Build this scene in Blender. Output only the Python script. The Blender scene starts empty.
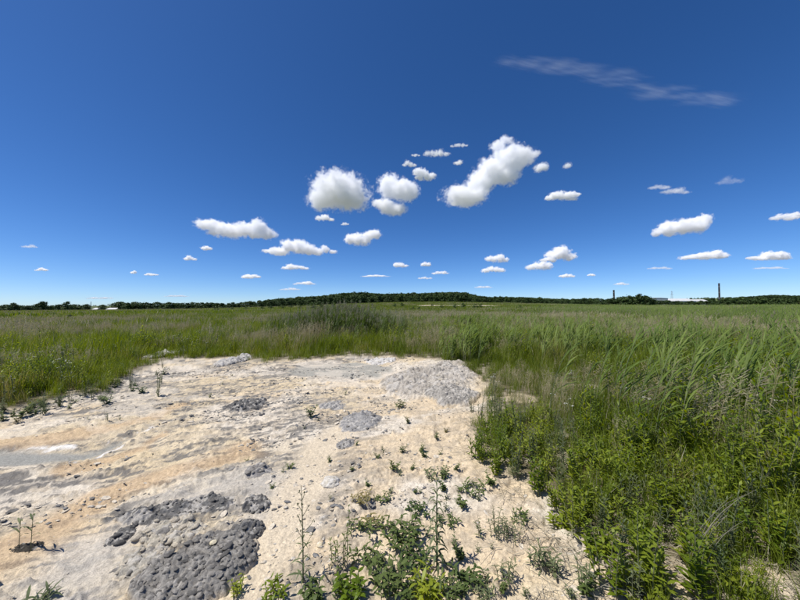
import bpy, bmesh, math, random
import numpy as np
from mathutils import Vector, Matrix, noise as mnoise

R = math.radians
random.seed(7)
rng = np.random.default_rng(7)
scene = bpy.context.scene
col = scene.collection

# ------------------------------------------------------------------ camera
F = 300.0                      # focal length in pixels of an 800 px wide frame
CAMH = 1.6
PITCH, ROLL = R(1.38), R(-0.36)
cd = bpy.data.cameras.new('camera'); cam = bpy.data.objects.new('camera', cd); col.objects.link(cam)
cd.sensor_width = 36.0; cd.lens = 36.0 * F / 800.0
cd.clip_start = 0.05; cd.clip_end = 60000
CM = Matrix.Rotation(R(90) + PITCH, 3, 'X') @ Matrix.Rotation(ROLL, 3, 'Z')
cam.matrix_world = Matrix.Translation((0, 0, CAMH)) @ CM.to_4x4()
scene.camera = cam

# ------------------------------------------------------------------ sky, sun, exposure
SUN_EL, SUN_AZ = R(62), R(-110)      # azimuth measured from +Y (view direction) towards +X
sdir = Vector((math.sin(SUN_AZ) * math.cos(SUN_EL), math.cos(SUN_AZ) * math.cos(SUN_EL), math.sin(SUN_EL)))
world = bpy.data.worlds.new('World'); scene.world = world; world.use_nodes = True
nt = world.node_tree; nt.nodes.clear()
wo = nt.nodes.new('ShaderNodeOutputWorld'); bg = nt.nodes.new('ShaderNodeBackground')
sk = nt.nodes.new('ShaderNodeTexSky'); sk.sky_type = 'NISHITA'; sk.sun_disc = False
sk.sun_elevation = SUN_EL; sk.sun_rotation = SUN_AZ
sk.altitude = 0; sk.air_density = 0.6; sk.dust_density = 0.25; sk.ozone_density = 6.0
hs = nt.nodes.new('ShaderNodeHueSaturation'); hs.inputs['Saturation'].default_value = 1.20; hs.inputs['Hue'].default_value = 0.505
nt.links.new(sk.outputs[0], hs.inputs['Color']); nt.links.new(hs.outputs[0], bg.inputs['Color'])
bg.inputs['Strength'].default_value = 0.114
nt.links.new(bg.outputs[0], wo.inputs['Surface'])
ld = bpy.data.lights.new('sun', 'SUN'); sun = bpy.data.objects.new('sun', ld); col.objects.link(sun)
ld.energy = 4.6; ld.angle = R(0.53); ld.color = (1.0, 0.955, 0.89)
sun.rotation_euler = (-sdir).to_track_quat('-Z', 'Y').to_euler()
sun.location = (0, 0, 60)
vs = scene.view_settings; vs.view_transform = 'Standard'; vs.look = 'None'; vs.exposure = 0.32; vs.gamma = 1.0; vs.use_curve_mapping = False
cy = scene.cycles
cy.max_bounces = 32; cy.diffuse_bounces = 3; cy.glossy_bounces = 2; cy.transmission_bounces = 4
cy.volume_bounces = 24; cy.transparent_max_bounces = 12; cy.use_denoising = True; cy.sample_clamp_indirect = 6
cy.caustics_reflective = False; cy.caustics_refractive = False

# ------------------------------------------------------------------ numeric helpers
def _h(ix, iy, s):
    n = (ix.astype(np.int64) * 374761393 + iy.astype(np.int64) * 668265263 + s * 1442695041) & 0xffffffff
    n = ((n ^ (n >> 13)) * 1274126177) & 0xffffffff
    return ((n ^ (n >> 16)) & 0xffffff) / float(0xffffff)
def vnoise(x, y, s=0):
    x = np.asarray(x, float); y = np.asarray(y, float)
    ix = np.floor(x); iy = np.floor(y); fx = x - ix; fy = y - iy
    fx = fx * fx * fx * (fx * (fx * 6 - 15) + 10); fy = fy * fy * fy * (fy * (fy * 6 - 15) + 10)
    a = _h(ix, iy, s); b = _h(ix + 1, iy, s); c = _h(ix, iy + 1, s); d = _h(ix + 1, iy + 1, s)
    return (a + (b - a) * fx) * (1 - fy) + (c + (d - c) * fx) * fy
def fbm(x, y, s=0, o=4, g=0.5):
    t = 0; a = 1; n = 0
    ca, sa = math.cos(0.6), math.sin(0.6)
    x = np.asarray(x, float); y = np.asarray(y, float)
    for k in range(o):
        t = t + a * vnoise(x, y, s + 17 * k); n += a; a *= g
        x, y = (x * ca - y * sa) * 2.03 + 13.7, (x * sa + y * ca) * 2.03 + 7.1
    return t / n
def worley(x, y, s=0):
    """F1, F2, cell random of 2-D cells of size 1"""
    x = np.asarray(x, float); y = np.asarray(y, float)
    ix = np.floor(x); iy = np.floor(y)
    f1 = np.full(x.shape, 9.0); f2 = np.full(x.shape, 9.0); cid = np.zeros(x.shape)
    for dx in (-1, 0, 1):
        for dy in (-1, 0, 1):
            cx = ix + dx; cy_ = iy + dy
            px = cx + 0.1 + 0.8 * _h(cx, cy_, s); py = cy_ + 0.1 + 0.8 * _h(cx, cy_, s + 5)
            d = np.hypot(px - x, py - y); rr = _h(cx, cy_, s + 9)
            m = d < f1
            f2 = np.where(m, f1, np.minimum(f2, d)); cid = np.where(m, rr, cid); f1 = np.where(m, d, f1)
    return f1, f2, cid
def sstep(a, b, x):
    t = np.clip((np.asarray(x, float) - a) / (b - a), 0, 1); return t * t * (3 - 2 * t)
def mix(a, b, t):
    t = np.asarray(t)[..., None]; return a * (1 - t) + np.asarray(b) * t
def seg_dist(x, y, pts):
    """distance to a polyline and position 0..1 along it"""
    best = np.full(np.shape(x), 1e9); par = np.zeros(np.shape(x))
    n = len(pts) - 1
    for i in range(n):
        ax, ay = pts[i]; bx, by = pts[i + 1]; dx, dy = bx - ax, by - ay
        L = dx * dx + dy * dy + 1e-12
        t = np.clip(((x - ax) * dx + (y - ay) * dy) / L, 0, 1)
        d = np.hypot(x - ax - t * dx, y - ay - t * dy)
        m = d < best; best = np.where(m, d, best); par = np.where(m, (i + t) / n, par)
    return best, par
def poly_sd(x, y, pts):
    """signed distance to a closed polygon, negative inside"""
    d, _ = seg_dist(x, y, list(pts) + [pts[0]])
    ins = np.zeros(np.shape(x), bool); n = len(pts)
    for i in range(n):
        ax, ay = pts[i]; bx, by = pts[(i + 1) % n]
        if ay == by: continue
        c = ((ay > y) != (by > y)) & (x < (bx - ax) * (y - ay) / (by - ay) + ax)
        ins ^= c
    return np.where(ins, -d, d)

def ray(px, py):
    v = CM @ Vector(((px - 400) / F, -(py - 300) / F, -1.0)); return v
def flat(px, py, z=0.0):
    v = ray(px, py); t = (z - CAMH) / v.z
    return (v.x * t, v.y * t)
def hill(x, y):
    far = 22 * sstep(560, 900, x) * sstep(600, 860, y) + 12 * sstep(250, 420, -x) * sstep(640, 950, y)
    return far + 7.2 * np.exp(-((x - 25) / 150.0) ** 2) * sstep(120, 360, y) + 5.0 * np.exp(-((x - 40) / 330.0) ** 2) * sstep(330, 700, y)

# outline of the bare sandy patch, as ground positions
SAND_PX = [(-260, 470), (-120, 440), (0, 419), (22, 411), (62, 401), (100, 393), (132, 378), (160, 364), (180, 359), (236, 360), (262, 364),
           (300, 361), (330, 358), (380, 358), (440, 362), (474, 376), (487, 398), (488, 412), (474, 440), (478, 468), (512, 484), (540, 492), (552, 512),
           (568, 540), (590, 562), (612, 590), (640, 650), (690, 760), (400, 1200), (-700, 900)]
SAND = [flat(*p) for p in SAND_PX]
PUDDLE = [flat(*p) for p in [(-90, 466), (0, 453), (40, 449), (98, 447), (112, 441), (150, 428), (132, 440), (108, 450), (84, 460), (50, 466), (0, 470), (-80, 480)]]
BACKMUD = [flat(*p) for p in [(286, 372), (300, 365), (340, 361), (386, 362), (398, 371), (380, 378), (330, 377), (300, 378)]]
ORANGE = [[flat(*p) for p in l] for l in ([(-40, 575), (30, 540), (70, 512), (120, 489), (170, 472), (215, 462), (245, 450)],
          [(-60, 452), (20, 446), (70, 438), (120, 428), (160, 416), (175, 408)], [(70, 470), (110, 458), (140, 448), (165, 432)])]
SMOOTH = [flat(*p) for p in [(200, 640), (236, 590), (268, 548), (292, 512), (305, 480), (320, 450), (345, 430)]]
GREYF = [flat(*p) for p in [(60, 600), (110, 545), (150, 515), (205, 492), (250, 482), (280, 490), (262, 520)]]
def sand_sd(x, y):
    w = 0.28 * (fbm(x * 1.3, y * 1.3, 31) - 0.5) * 2 + 0.12 * (fbm(x * 5, y * 5, 37) - 0.5) * 2
    return poly_sd(x, y, SAND) + w * np.clip(np.hypot(x, y) / 4, 0.35, 1.5)

def height(x, y, fine=True):
    x = np.asarray(x, float); y = np.asarray(y, float)
    r = np.hypot(x, y)
    z = hill(x, y) + 0.25 * (fbm(x / 17, y / 17, 3, 2) - 0.5) * sstep(10, 30, r)
    near = 1 - sstep(11, 16, r)
    if np.any(near > 0):
        sd = sand_sd(x, y); ins = 1 - sstep(-0.1, 0.25, sd)
        z = z + near * (0.10 * (fbm(x * 0.7, y * 0.7, 11, 3) - 0.5) + 0.06 * (1 - ins))
        if fine:
            ds, _ = seg_dist(x, y, SMOOTH); rough = ins * (0.22 + 0.78 * sstep(0.12, 0.5, ds))
            pd = poly_sd(x, y, PUDDLE); wet = 1 - sstep(-0.12, 0.06, pd); rough = rough * (1 - 0.9 * wet)
            md = poly_sd(x, y, BACKMUD); wet2 = 1 - sstep(-0.2, 0.1, md); rough = rough * (1 - 0.8 * wet2)
            # elongated crusts and rills running across the patch
            u = x * 0.93 + y * 0.37; v = -x * 0.37 + y * 0.93
            rid = 1 - np.abs(2 * fbm(u * 2.1, v * 6.0, 41, 3) - 1)
            z = z + near * rough * (0.034 * (rid - 0.6) + 0.032 * (fbm(x * 9, y * 9, 43, 5, 0.6) - 0.5) + 0.011 * (fbm(x * 34, y * 34, 44, 3, 0.6) - 0.5))
            clod = sstep(0.52, 0.60, fbm(u * 3.5, v * 9, 47, 3))
            z = z + near * rough * clod * (0.014 + 0.040 * (fbm(x * 30, y * 30, 53, 2) - 0.4))
            z = z - near * (0.03 * wet + 0.03 * wet2)
            w1, w2, _ = worley(x * 5.5 + 0.6 * fbm(x * 8, y * 8, 61, 2), y * 5.5, 67)
            z = z - near * 0.012 * (1 - sstep(0.02, 0.09, w2 - w1)) * np.maximum(wet, wet2) * sstep(0.4, 0.55, fbm(x * 2, y * 2, 63, 2))
            z = z + near * 0.007 * (fbm(x * 45, y * 45, 59, 2) - 0.5) * (ins + 0.5)
    return z
GX0, GX1, GY0, GY1, GS = -16.0, 16.0, 0.2, 13.0, 0.04
_gx = np.arange(GX0, GX1, GS); _gy = np.arange(GY0, GY1, GS)
_GX, _GY = np.meshgrid(_gx, _gy, indexing='ij')
H_GRID = height(_GX, _GY); S_GRID = sand_sd(_GX, _GY)
def grid_at(G, x, y):
    i = int(round((x - GX0) / GS)); j = int(round((y - GY0) / GS))
    return float(G[i, j]) if 0 <= i < G.shape[0] and 0 <= j < G.shape[1] else None
def hz(x, y):
    g = grid_at(H_GRID, x, y)
    return g if g is not None else float(height(np.array([x]), np.array([y]), False)[0])
def sd_at(x, y):
    g = grid_at(S_GRID, x, y); return g if g is not None else float(sand_sd(np.array([x]), np.array([y]))[0])
def spot(px, py):
    """ground point seen at a photograph position (with the terrain's height)"""
    v = ray(px, py)
    if v.z > -1e-4 or -CAMH / v.z > 60:
        t = 20.0
        while t < 3000:
            x, y, z = v.x * t, v.y * t, CAMH + v.z * t
            if z < hz(x, y): return Vector((x, y, hz(x, y)))
            t *= 1.01
        return Vector((v.x * 3000, v.y * 3000, 0))
    x, y = flat(px, py)
    for _ in range(3):
        x, y = flat(px, py, hz(x, y))
    return Vector((x, y, hz(x, y)))

# ------------------------------------------------------------------ object helpers
def tag(o, label=None, cat=None, group=None, kind=None):
    if label: o['label'] = label
    if cat: o['category'] = cat
    if group: o['group'] = group
    if kind: o['kind'] = kind
    return o
def mesh_np(name, verts, faces, mats=(), fm=None, smooth=False):
    me = bpy.data.meshes.new(name)
    me.from_pydata([tuple(v) for v in verts], [], [tuple(f) for f in faces])
    for m in mats: me.materials.append(m)
    if fm is not None: me.polygons.foreach_set('material_index', np.asarray(fm, np.int32))
    if smooth: me.polygons.foreach_set('use_smooth', np.ones(len(me.polygons), bool))
    me.update(); return me
def grid_mesh(name, V, nu, nv, wrap=False):
    """V (nu*nv,3) row major; fast quad grid"""
    me = bpy.data.meshes.new(name)
    i = np.arange(nu - 1)[:, None] * nv; j = np.arange(nv if wrap else nv - 1)[None, :]; j2 = (j + 1) % nv
    q = np.stack([i + j, i + j2, i + nv + j2, i + nv + j], -1).reshape(-1, 4)
    me.vertices.add(len(V)); me.vertices.foreach_set('co', np.asarray(V, np.float32).ravel())
    n = len(q); me.loops.add(n * 4); me.loops.foreach_set('vertex_index', q.astype(np.int32).ravel())
    me.polygons.add(n); me.polygons.foreach_set('loop_start', np.arange(0, n * 4, 4, dtype=np.int32))
    me.polygons.foreach_set('loop_total', np.full(n, 4, np.int32)); me.polygons.foreach_set('use_smooth', np.ones(n, bool))
    me.update(calc_edges=True); me.validate(); return me
def set_col(me, name, rgb):
    a = me.attributes.new(name, 'FLOAT_COLOR', 'POINT')
    c = np.ones((len(rgb), 4), np.float32); c[:, :3] = rgb; a.data.foreach_set('color', c.ravel())
def link(name, data, parent=None, loc=None, rz=None, sc=None):
    o = bpy.data.objects.new(name, data); col.objects.link(o)
    if parent is not None: o.parent = parent
    if loc is not None: o.location = loc
    if rz is not None: o.rotation_euler = (0, 0, rz)
    if sc is not None: o.scale = (sc,) * 3 if np.isscalar(sc) else sc
    return o
class MB:
    """collects faces; materials by index"""
    def __init__(s): s.v = []; s.f = []; s.m = []
    def face(s, pts, m=0):
        n = len(s.v); s.v.extend(pts); s.f.append(tuple(range(n, n + len(pts)))); s.m.append(m)
    def strip(s, centre, side, widths, m=0):
        n = len(s.v)
        for c, sd, w in zip(centre, side, widths):
            if w < 1e-6: s.v.append(c)
            else: s.v.append(c - sd * w * 0.5); s.v.append(c + sd * w * 0.5)
        k = n
        for i in range(len(centre) - 1):
            a, b = widths[i] >= 1e-6, widths[i + 1] >= 1e-6
            if a and b: s.f.append((k, k + 1, k + 3, k + 2)); k += 2
            elif a: s.f.append((k, k + 1, k + 2)); k += 2
            else: s.f.append((k, k + 2, k + 1)); k += 1
            s.m.append(m)
    def tube(s, pts, rad, n=5, m=0, cap=True):
        base = len(s.v); up = Vector((0, 0, 1))
        for i, (p, r) in enumerate(zip(pts, rad)):
            d = (pts[min(i + 1, len(pts) - 1)] - pts[max(i - 1, 0)]).normalized()
            a = d.cross(Vector((1, 0, 0))) if abs(d.x) < 0.9 else d.cross(Vector((0, 1, 0)))
            a.normalize(); b = d.cross(a)
            for k in range(n):
                t = 2 * math.pi * k / n; s.v.append(p + (a * math.cos(t) + b * math.sin(t)) * r)
        for i in range(len(pts) - 1):
            for k in range(n):
                k2 = (k + 1) % n
                s.f.append((base + i * n + k, base + i * n + k2, base + (i + 1) * n + k2, base + (i + 1) * n + k)); s.m.append(m)
        if cap:
            s.f.append(tuple(base + (len(pts) - 1) * n + k for k in range(n))); s.m.append(m)
    def box(s, lo, hi, m=0):
        n = len(s.v); (a, b, c), (d, e, f) = lo, hi
        s.v.extend([Vector(p) for p in ((a, b, c), (d, b, c), (d, e, c), (a, e, c), (a, b, f), (d, b, f), (d, e, f), (a, e, f))])
        for q in ((0, 3, 2, 1), (4, 5, 6, 7), (0, 1, 5, 4), (1, 2, 6, 5), (2, 3, 7, 6), (3, 0, 4, 7)):
            s.f.append(tuple(n + i for i in q)); s.m.append(m)
    def mesh(s, name, mats, smooth=False): return mesh_np(name, s.v, s.f, mats, s.m, smooth)

def rnd(a, b): return random.uniform(a, b)
def UV(a, e=0.0): return Vector((math.cos(a) * math.cos(e), math.sin(a) * math.cos(e), math.sin(e)))
def world_at(px, dist): v = ray(px, 300); return v.x / v.y * dist
def z_at(px, py, dist): v = ray(px, py); return CAMH + v.z / v.y * dist
def plant(name, loc, label, cat, group=None, rz=0.0, sc=1.0):
    e = bpy.data.objects.new(name, None); col.objects.link(e); e.location = loc; e.rotation_euler = (0, 0, rz); e.scale = (sc,) * 3
    e.empty_display_size = 0.05; tag(e, label, cat, group); return e

# ------------------------------------------------------------------ materials
def new_mat(name):
    m = bpy.data.materials.new(name); m.use_nodes = True; t = m.node_tree; t.nodes.clear()
    o = t.nodes.new('ShaderNodeOutputMaterial'); return m, t, o
def N(t, kind, **kw):
    n = t.nodes.new(kind)
    for k, v in kw.items():
        if k in n.inputs: n.inputs[k].default_value = v
        else: setattr(n, k, v)
    return n
def leaf_mat(name, c1, c2, dry=None, trans=0.35, rough=0.5, spec=0.35, patch=0.35, ptint=None):
    """two greens mixed per plant and by patches of ground, a little translucent"""
    m, t, o = new_mat(name); L = t.links.new
    oi = N(t, 'ShaderNodeObjectInfo'); geo = N(t, 'ShaderNodeNewGeometry')
    nz = N(t, 'ShaderNodeTexNoise', Scale=patch, Detail=3.0); L(geo.outputs['Position'], nz.inputs['Vector'])
    ad = N(t, 'ShaderNodeMath', operation='ADD'); L(oi.outputs['Random'], ad.inputs[0]); L(nz.outputs['Fac'], ad.inputs[1])
    mr = N(t, 'ShaderNodeMapRange'); mr.inputs['From Min'].default_value = 0.45; mr.inputs['From Max'].default_value = 1.5; L(ad.outputs[0], mr.inputs['Value'])
    r = N(t, 'ShaderNodeValToRGB'); L(mr.outputs[0], r.inputs['Fac'])
    r.color_ramp.elements[0].color = (*c1, 1); r.color_ramp.elements[1].color = (*c2, 1)
    if dry: e = r.color_ramp.elements.new(0.93); e.color = (*c2, 1); r.color_ramp.elements[-1].color = (*dry, 1)
    fine = N(t, 'ShaderNodeTexNoise', Scale=23.0, Detail=2.0); L(geo.outputs['Position'], fine.inputs['Vector'])
    hv = N(t, 'ShaderNodeHueSaturation'); L(r.outputs[0], hv.inputs['Color'])
    vr = N(t, 'ShaderNodeMapRange'); vr.inputs['To Min'].default_value = 0.6; vr.inputs['To Max'].default_value = 1.4; L(fine.outputs['Fac'], vr.inputs['Value']); L(vr.outputs[0], hv.inputs['Value'])
    p = N(t, 'ShaderNodeBsdfPrincipled', Roughness=rough); p.inputs['Specular IOR Level'].default_value = spec; L(hv.outputs[0], p.inputs['Base Color'])
    tr = N(t, 'ShaderNodeBsdfTranslucent'); hv2 = N(t, 'ShaderNodeHueSaturation', Hue=0.485, Saturation=1.15, Value=1.3); L(hv.outputs[0], hv2.inputs['Color']); L(hv2.outputs[0], tr.inputs['Color'])
    mx = N(t, 'ShaderNodeMixShader', Fac=trans); L(p.outputs[0], mx.inputs[1]); L(tr.outputs[0], mx.inputs[2]); L(mx.outputs[0], o.inputs['Surface'])
    return m
def plain_mat(name, c, rough=0.8, var=0.25, scale=8.0, spec=0.3, bump=0.0):
    m, t, o = new_mat(name); L = t.links.new
    tc = N(t, 'ShaderNodeTexCoord'); nz = N(t, 'ShaderNodeTexNoise', Scale=scale, Detail=5.0); L(tc.outputs['Object'], nz.inputs['Vector'])
    vr = N(t, 'ShaderNodeMapRange'); vr.inputs['From Min'].default_value = 0.3; vr.inputs['From Max'].default_value = 0.7
    vr.inputs['To Min'].default_value = 1 - var; vr.inputs['To Max'].default_value = 1 + var; L(nz.outputs['Fac'], vr.inputs['Value'])
    hv = N(t, 'ShaderNodeHueSaturation', Color=(*c, 1)); L(vr.outputs[0], hv.inputs['Value'])
    p = N(t, 'ShaderNodeBsdfPrincipled', Roughness=rough); p.inputs['Specular IOR Level'].default_value = spec
    L(hv.outputs[0], p.inputs['Base Color']); L(p.outputs[0], o.inputs['Surface'])
    if bump:
        b = N(t, 'ShaderNodeBump', Strength=bump, Distance=0.01); L(nz.outputs['Fac'], b.inputs['Height']); L(b.outputs[0], p.inputs['Normal'])
    return m
def earth_mat(name, scale=1.0, rough=0.9):
    """earth whose own colour comes from the mesh, with grain and speckles"""
    m, t, o = new_mat(name); L = t.links.new
    at = N(t, 'ShaderNodeAttribute', attribute_name='earth'); geo = N(t, 'ShaderNodeNewGeometry')
    n1 = N(t, 'ShaderNodeTexNoise', Scale=55.0 * scale, Detail=6.0, Roughness=0.65); L(geo.outputs['Position'], n1.inputs['Vector'])
    n2 = N(t, 'ShaderNodeTexNoise', Scale=170.0 * scale, Detail=3.0); L(geo.outputs['Position'], n2.inputs['Vector'])
    a1 = N(t, 'ShaderNodeMapRange'); a1.inputs['From Min'].default_value = 0.3; a1.inputs['From Max'].default_value = 0.7; a1.inputs['To Min'].default_value = 0.70; a1.inputs['To Max'].default_value = 1.22
    L(n1.outputs['Fac'], a1.inputs['Value'])
    a2 = N(t, 'ShaderNodeMapRange'); a2.inputs['From Min'].default_value = 0.3; a2.inputs['From Max'].default_value = 0.7; a2.inputs['To Min'].default_value = 0.8; a2.inputs['To Max'].default_value = 1.15
    L(n2.outputs['Fac'], a2.inputs['Value'])
    mu = N(t, 'ShaderNodeMath', operation='MULTIPLY'); L(a1.outputs[0], mu.inputs[0]); L(a2.outputs[0], mu.inputs[1])
    hv = N(t, 'ShaderNodeHueSaturation'); L(at.outputs['Color'], hv.inputs['Color']); L(mu.outputs[0], hv.inputs['Value'])
    p = N(t, 'ShaderNodeBsdfPrincipled', Roughness=rough); p.inputs['Specular IOR Level'].default_value = 0.2
    L(hv.outputs[0], p.inputs['Base Color'])
    ad = N(t, 'ShaderNodeMath', operation='MULTIPLY_ADD'); L(n2.outputs['Fac'], ad.inputs[0]); ad.inputs[1].default_value = 0.4; L(n1.outputs['Fac'], ad.inputs[2])
    b = N(t, 'ShaderNodeBump', Strength=0.6, Distance=0.014); L(ad.outputs[0], b.inputs['Height']); L(b.outputs[0], p.inputs['Normal'])
    L(p.outputs[0], o.inputs['Surface']); return m

M_EARTH = earth_mat('earth')
M_GRASS = leaf_mat('green_grass', (0.092, 0.142, 0.014), (0.190, 0.240, 0.032), dry=(0.30, 0.27, 0.10), trans=0.48, rough=0.55, spec=0.18)
M_TAN = leaf_mat('tan_panicle', (0.40, 0.335, 0.185), (0.56, 0.485, 0.30), trans=0.35, rough=0.7, spec=0.15)
M_REED = leaf_mat('reed_leaf', (0.090, 0.145, 0.026), (0.185, 0.238, 0.060), trans=0.42, rough=0.6, spec=0.15)
M_REEDK = leaf_mat('dark_reed_leaf', (0.060, 0.105, 0.016), (0.110, 0.160, 0.034), trans=0.3, rough=0.55, spec=0.22)
M_PLUME = leaf_mat('reed_plume', (0.26, 0.23, 0.15), (0.40, 0.36, 0.25), trans=0.25, rough=0.8, spec=0.1)
M_WEED = leaf_mat('weed_leaf', (0.098, 0.160, 0.012), (0.255, 0.305, 0.030), trans=0.48, rough=0.45, spec=0.3, patch=0.9)
M_LOWW = leaf_mat('sand_weed_leaf', (0.060, 0.095, 0.024), (0.115, 0.150, 0.042), dry=(0.22, 0.19, 0.07), trans=0.30, rough=0.55, spec=0.28, patch=1.5)
M_DUSK = leaf_mat('greyish_leaf', (0.075, 0.105, 0.045), (0.145, 0.170, 0.080), trans=0.28, rough=0.6, spec=0.25)
M_STEM = leaf_mat('plant_stem', (0.09, 0.12, 0.05), (0.17, 0.17, 0.09), trans=0.1, rough=0.6)
M_DRY = leaf_mat('dry_stem', (0.24, 0.21, 0.15), (0.42, 0.38, 0.29), trans=0.1, rough=0.8, spec=0.1)
M_WHITE = leaf_mat('white_petal', (0.62, 0.62, 0.56), (0.75, 0.75, 0.7), trans=0.25, rough=0.7, spec=0.1)
M_TREE = leaf_mat('tree_leaf', (0.026, 0.048, 0.013), (0.058, 0.092, 0.025), trans=0.2, rough=0.6, spec=0.2, patch=0.03)
M_SHRUB = leaf_mat('shrub_leaf', (0.035, 0.062, 0.016), (0.07, 0.11, 0.028), trans=0.25, rough=0.6, spec=0.2, patch=0.05)
M_BARK = plain_mat('bark', (0.06, 0.05, 0.04), 0.9, 0.3, 20)

# ------------------------------------------------------------------ ground
CREAM = np.array([0.585, 0.475, 0.325]); PALE = np.array([0.60, 0.535, 0.435]); OCHRE = np.array([0.50, 0.36, 0.215])
GREY = np.array([0.31, 0.28, 0.235]); DGREY = np.array([0.14, 0.134, 0.125]); MUD = np.array([0.285, 0.28, 0.25]); SOIL = np.array([0.13, 0.11, 0.065])
TURF = np.array([0.085, 0.105, 0.035])
PALE_PATCH = [(spot(371, 310.5), 14.0, 9.0), (spot(455, 305.6), 34.0, 14.0), (spot(488, 306.0), 14.0, 10.0)]
NEAR_PATCH = [(flat(588, 392), 0.5), (flat(690, 436), 0.45), (flat(768, 428), 0.45), (flat(520, 402), 0.35), (flat(668, 586), 0.16), (flat(770, 592), 0.16)]
def bare(x, y):
    """1 where the ground is bare"""
    b = 1 - sstep(-0.05, 0.2, sand_sd(x, y))
    for (c, rx, ry) in PALE_PATCH:
        q = np.hypot((x - c.x) / rx, (y - c.y) / ry) + 0.5 * (fbm(x / 4, y / 4, 71) - 0.5)
        b = np.maximum(b, 1 - sstep(0.85, 1.1, q))
    for (c, rr) in NEAR_PATCH:
        q = np.hypot(x - c[0], y - c[1]) / rr + 0.9 * (fbm(x * 3, y * 3, 73) - 0.5)
        b = np.maximum(b, 0.9 * (1 - sstep(0.7, 1.05, q)))
    return b
def earth_colour(x, y):
    u = x * 0.93 + y * 0.37; v = -x * 0.37 + y * 0.93
    r = np.hypot(x, y)
    c = np.zeros(x.shape + (3,)) + CREAM
    c = mix(c, PALE, sstep(0.42, 0.62, fbm(u * 0.9, v * 1.8, 101)))
    c = mix(c, np.array([0.57, 0.465, 0.30]), 0.8 * sstep(0.50, 0.66, fbm(x * 0.8, y * 0.8, 103, 3)))
    c = mix(c, np.array([0.40, 0.335, 0.245]), 0.6 * sstep(0.55, 0.63, fbm(x * 11, y * 14, 105, 4)))
    # streaks of grey crust drawn out across the patch
    st = fbm(u * 2.8, v * 12.0, 107, 4); big = fbm(u * 0.7, v * 1.3, 109, 3)
    left = 1 - sstep(-1.6, 0.4, x)
    c = mix(c, GREY, (0.08 + 0.60 * left) * sstep(0.52, 0.62, st * 0.65 + big * 0.35))
    c = mix(c, DGREY, 0.85 * (0.1 + 0.9 * left) * sstep(0.54, 0.59, fbm(u * 6, v * 24, 113, 4) * 0.7 + big * 0.3))
    gd, _ = seg_dist(x, y, GREYF)
    c = mix(c, np.array([0.49, 0.45, 0.385]), 0.75 * (1 - sstep(0.1, 0.42, gd + 0.3 * (fbm(x * 4, y * 4, 117) - 0.5))))
    for k, l in enumerate(ORANGE):
        d, t = seg_dist(x, y, l); w = (0.30, 0.24, 0.12)[k]
        d = d + 0.35 * (fbm(u * 1.5, v * 4, 119 + k, 4) - 0.5)
        c = mix(c, OCHRE, 0.72 * (1 - sstep(0.3 * w, w, d)))
    ds, _ = seg_dist(x, y, SMOOTH)
    c = mix(c, np.array([0.60, 0.505, 0.365]), 0.85 * (1 - sstep(0.10, 0.30, ds + 0.15 * (fbm(x * 3, y * 3, 127) - 0.5))))
    pn = 0.18 * (fbm(x * 3, y * 5, 131, 4) - 0.5)
    pd = poly_sd(x, y, PUDDLE) + pn
    c = mix(c, np.array([0.74, 0.71, 0.66]), 0.9 * (1 - sstep(0.008, 0.03, np.abs(pd) + 0.12 * np.clip(fbm(x * 6, y * 6, 133, 4) - 0.42, 0, 1))))
    c = mix(c, MUD, 1 - sstep(-0.13, 0.01, pd))
    md = poly_sd(x, y, BACKMUD) + 0.8 * (fbm(x * 1.5, y * 1.5, 137, 4) - 0.5)
    c = mix(c, np.array([0.33, 0.315, 0.27]), 1 - sstep(-0.2, 0.05, md))
    c = mix(c, PALE * 1.05, 0.5 * sstep(5.0, 6.2, r) * sstep(0.5, 0.58, fbm(x * 1.6, y * 2.6, 139, 4)))
    # under the plants
    b = bare(x, y)
    litter = mix(np.zeros_like(c) + SOIL, np.array([0.30, 0.26, 0.19]), sstep(0.45, 0.65, fbm(x * 6, y * 6, 141, 3)))
    turf = mix(litter, TURF * (0.75 + 0.6 * fbm(x / 30, y / 9, 143, 4))[..., None], sstep(8, 40, r))
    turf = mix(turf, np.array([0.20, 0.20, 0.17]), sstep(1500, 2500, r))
    return turf * (1 - b[..., None]) + c * b[..., None]
def build_ground():
    a1 = np.arange(-78, 78.01, 0.185); a2 = np.arange(81, 279.1, 3.0)
    ang = np.radians(np.concatenate([a1, a2]))
    rad = [0.25]
    while rad[-1] < 15500:
        r = rad[-1]; rad.append(r * (1.05 if r < 1.1 else 1.0056 if r < 9.5 else 1.02 if r < 18 else 1.06))
    rad = np.array(rad)
    RR, AA = np.meshgrid(rad, ang, indexing='ij')
    x = (RR * np.sin(AA)).ravel(); y = (RR * np.cos(AA)).ravel()
    z = height(x, y)
    me = grid_mesh('ground', np.stack([x, y, z], 1), len(rad), len(ang), wrap=True)
    set_col(me, 'earth', earth_colour(x, y)); me.materials.append(M_EARTH)
    o = link('ground', me); o['kind'] = 'structure'
    return o
ground = build_ground()

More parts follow.
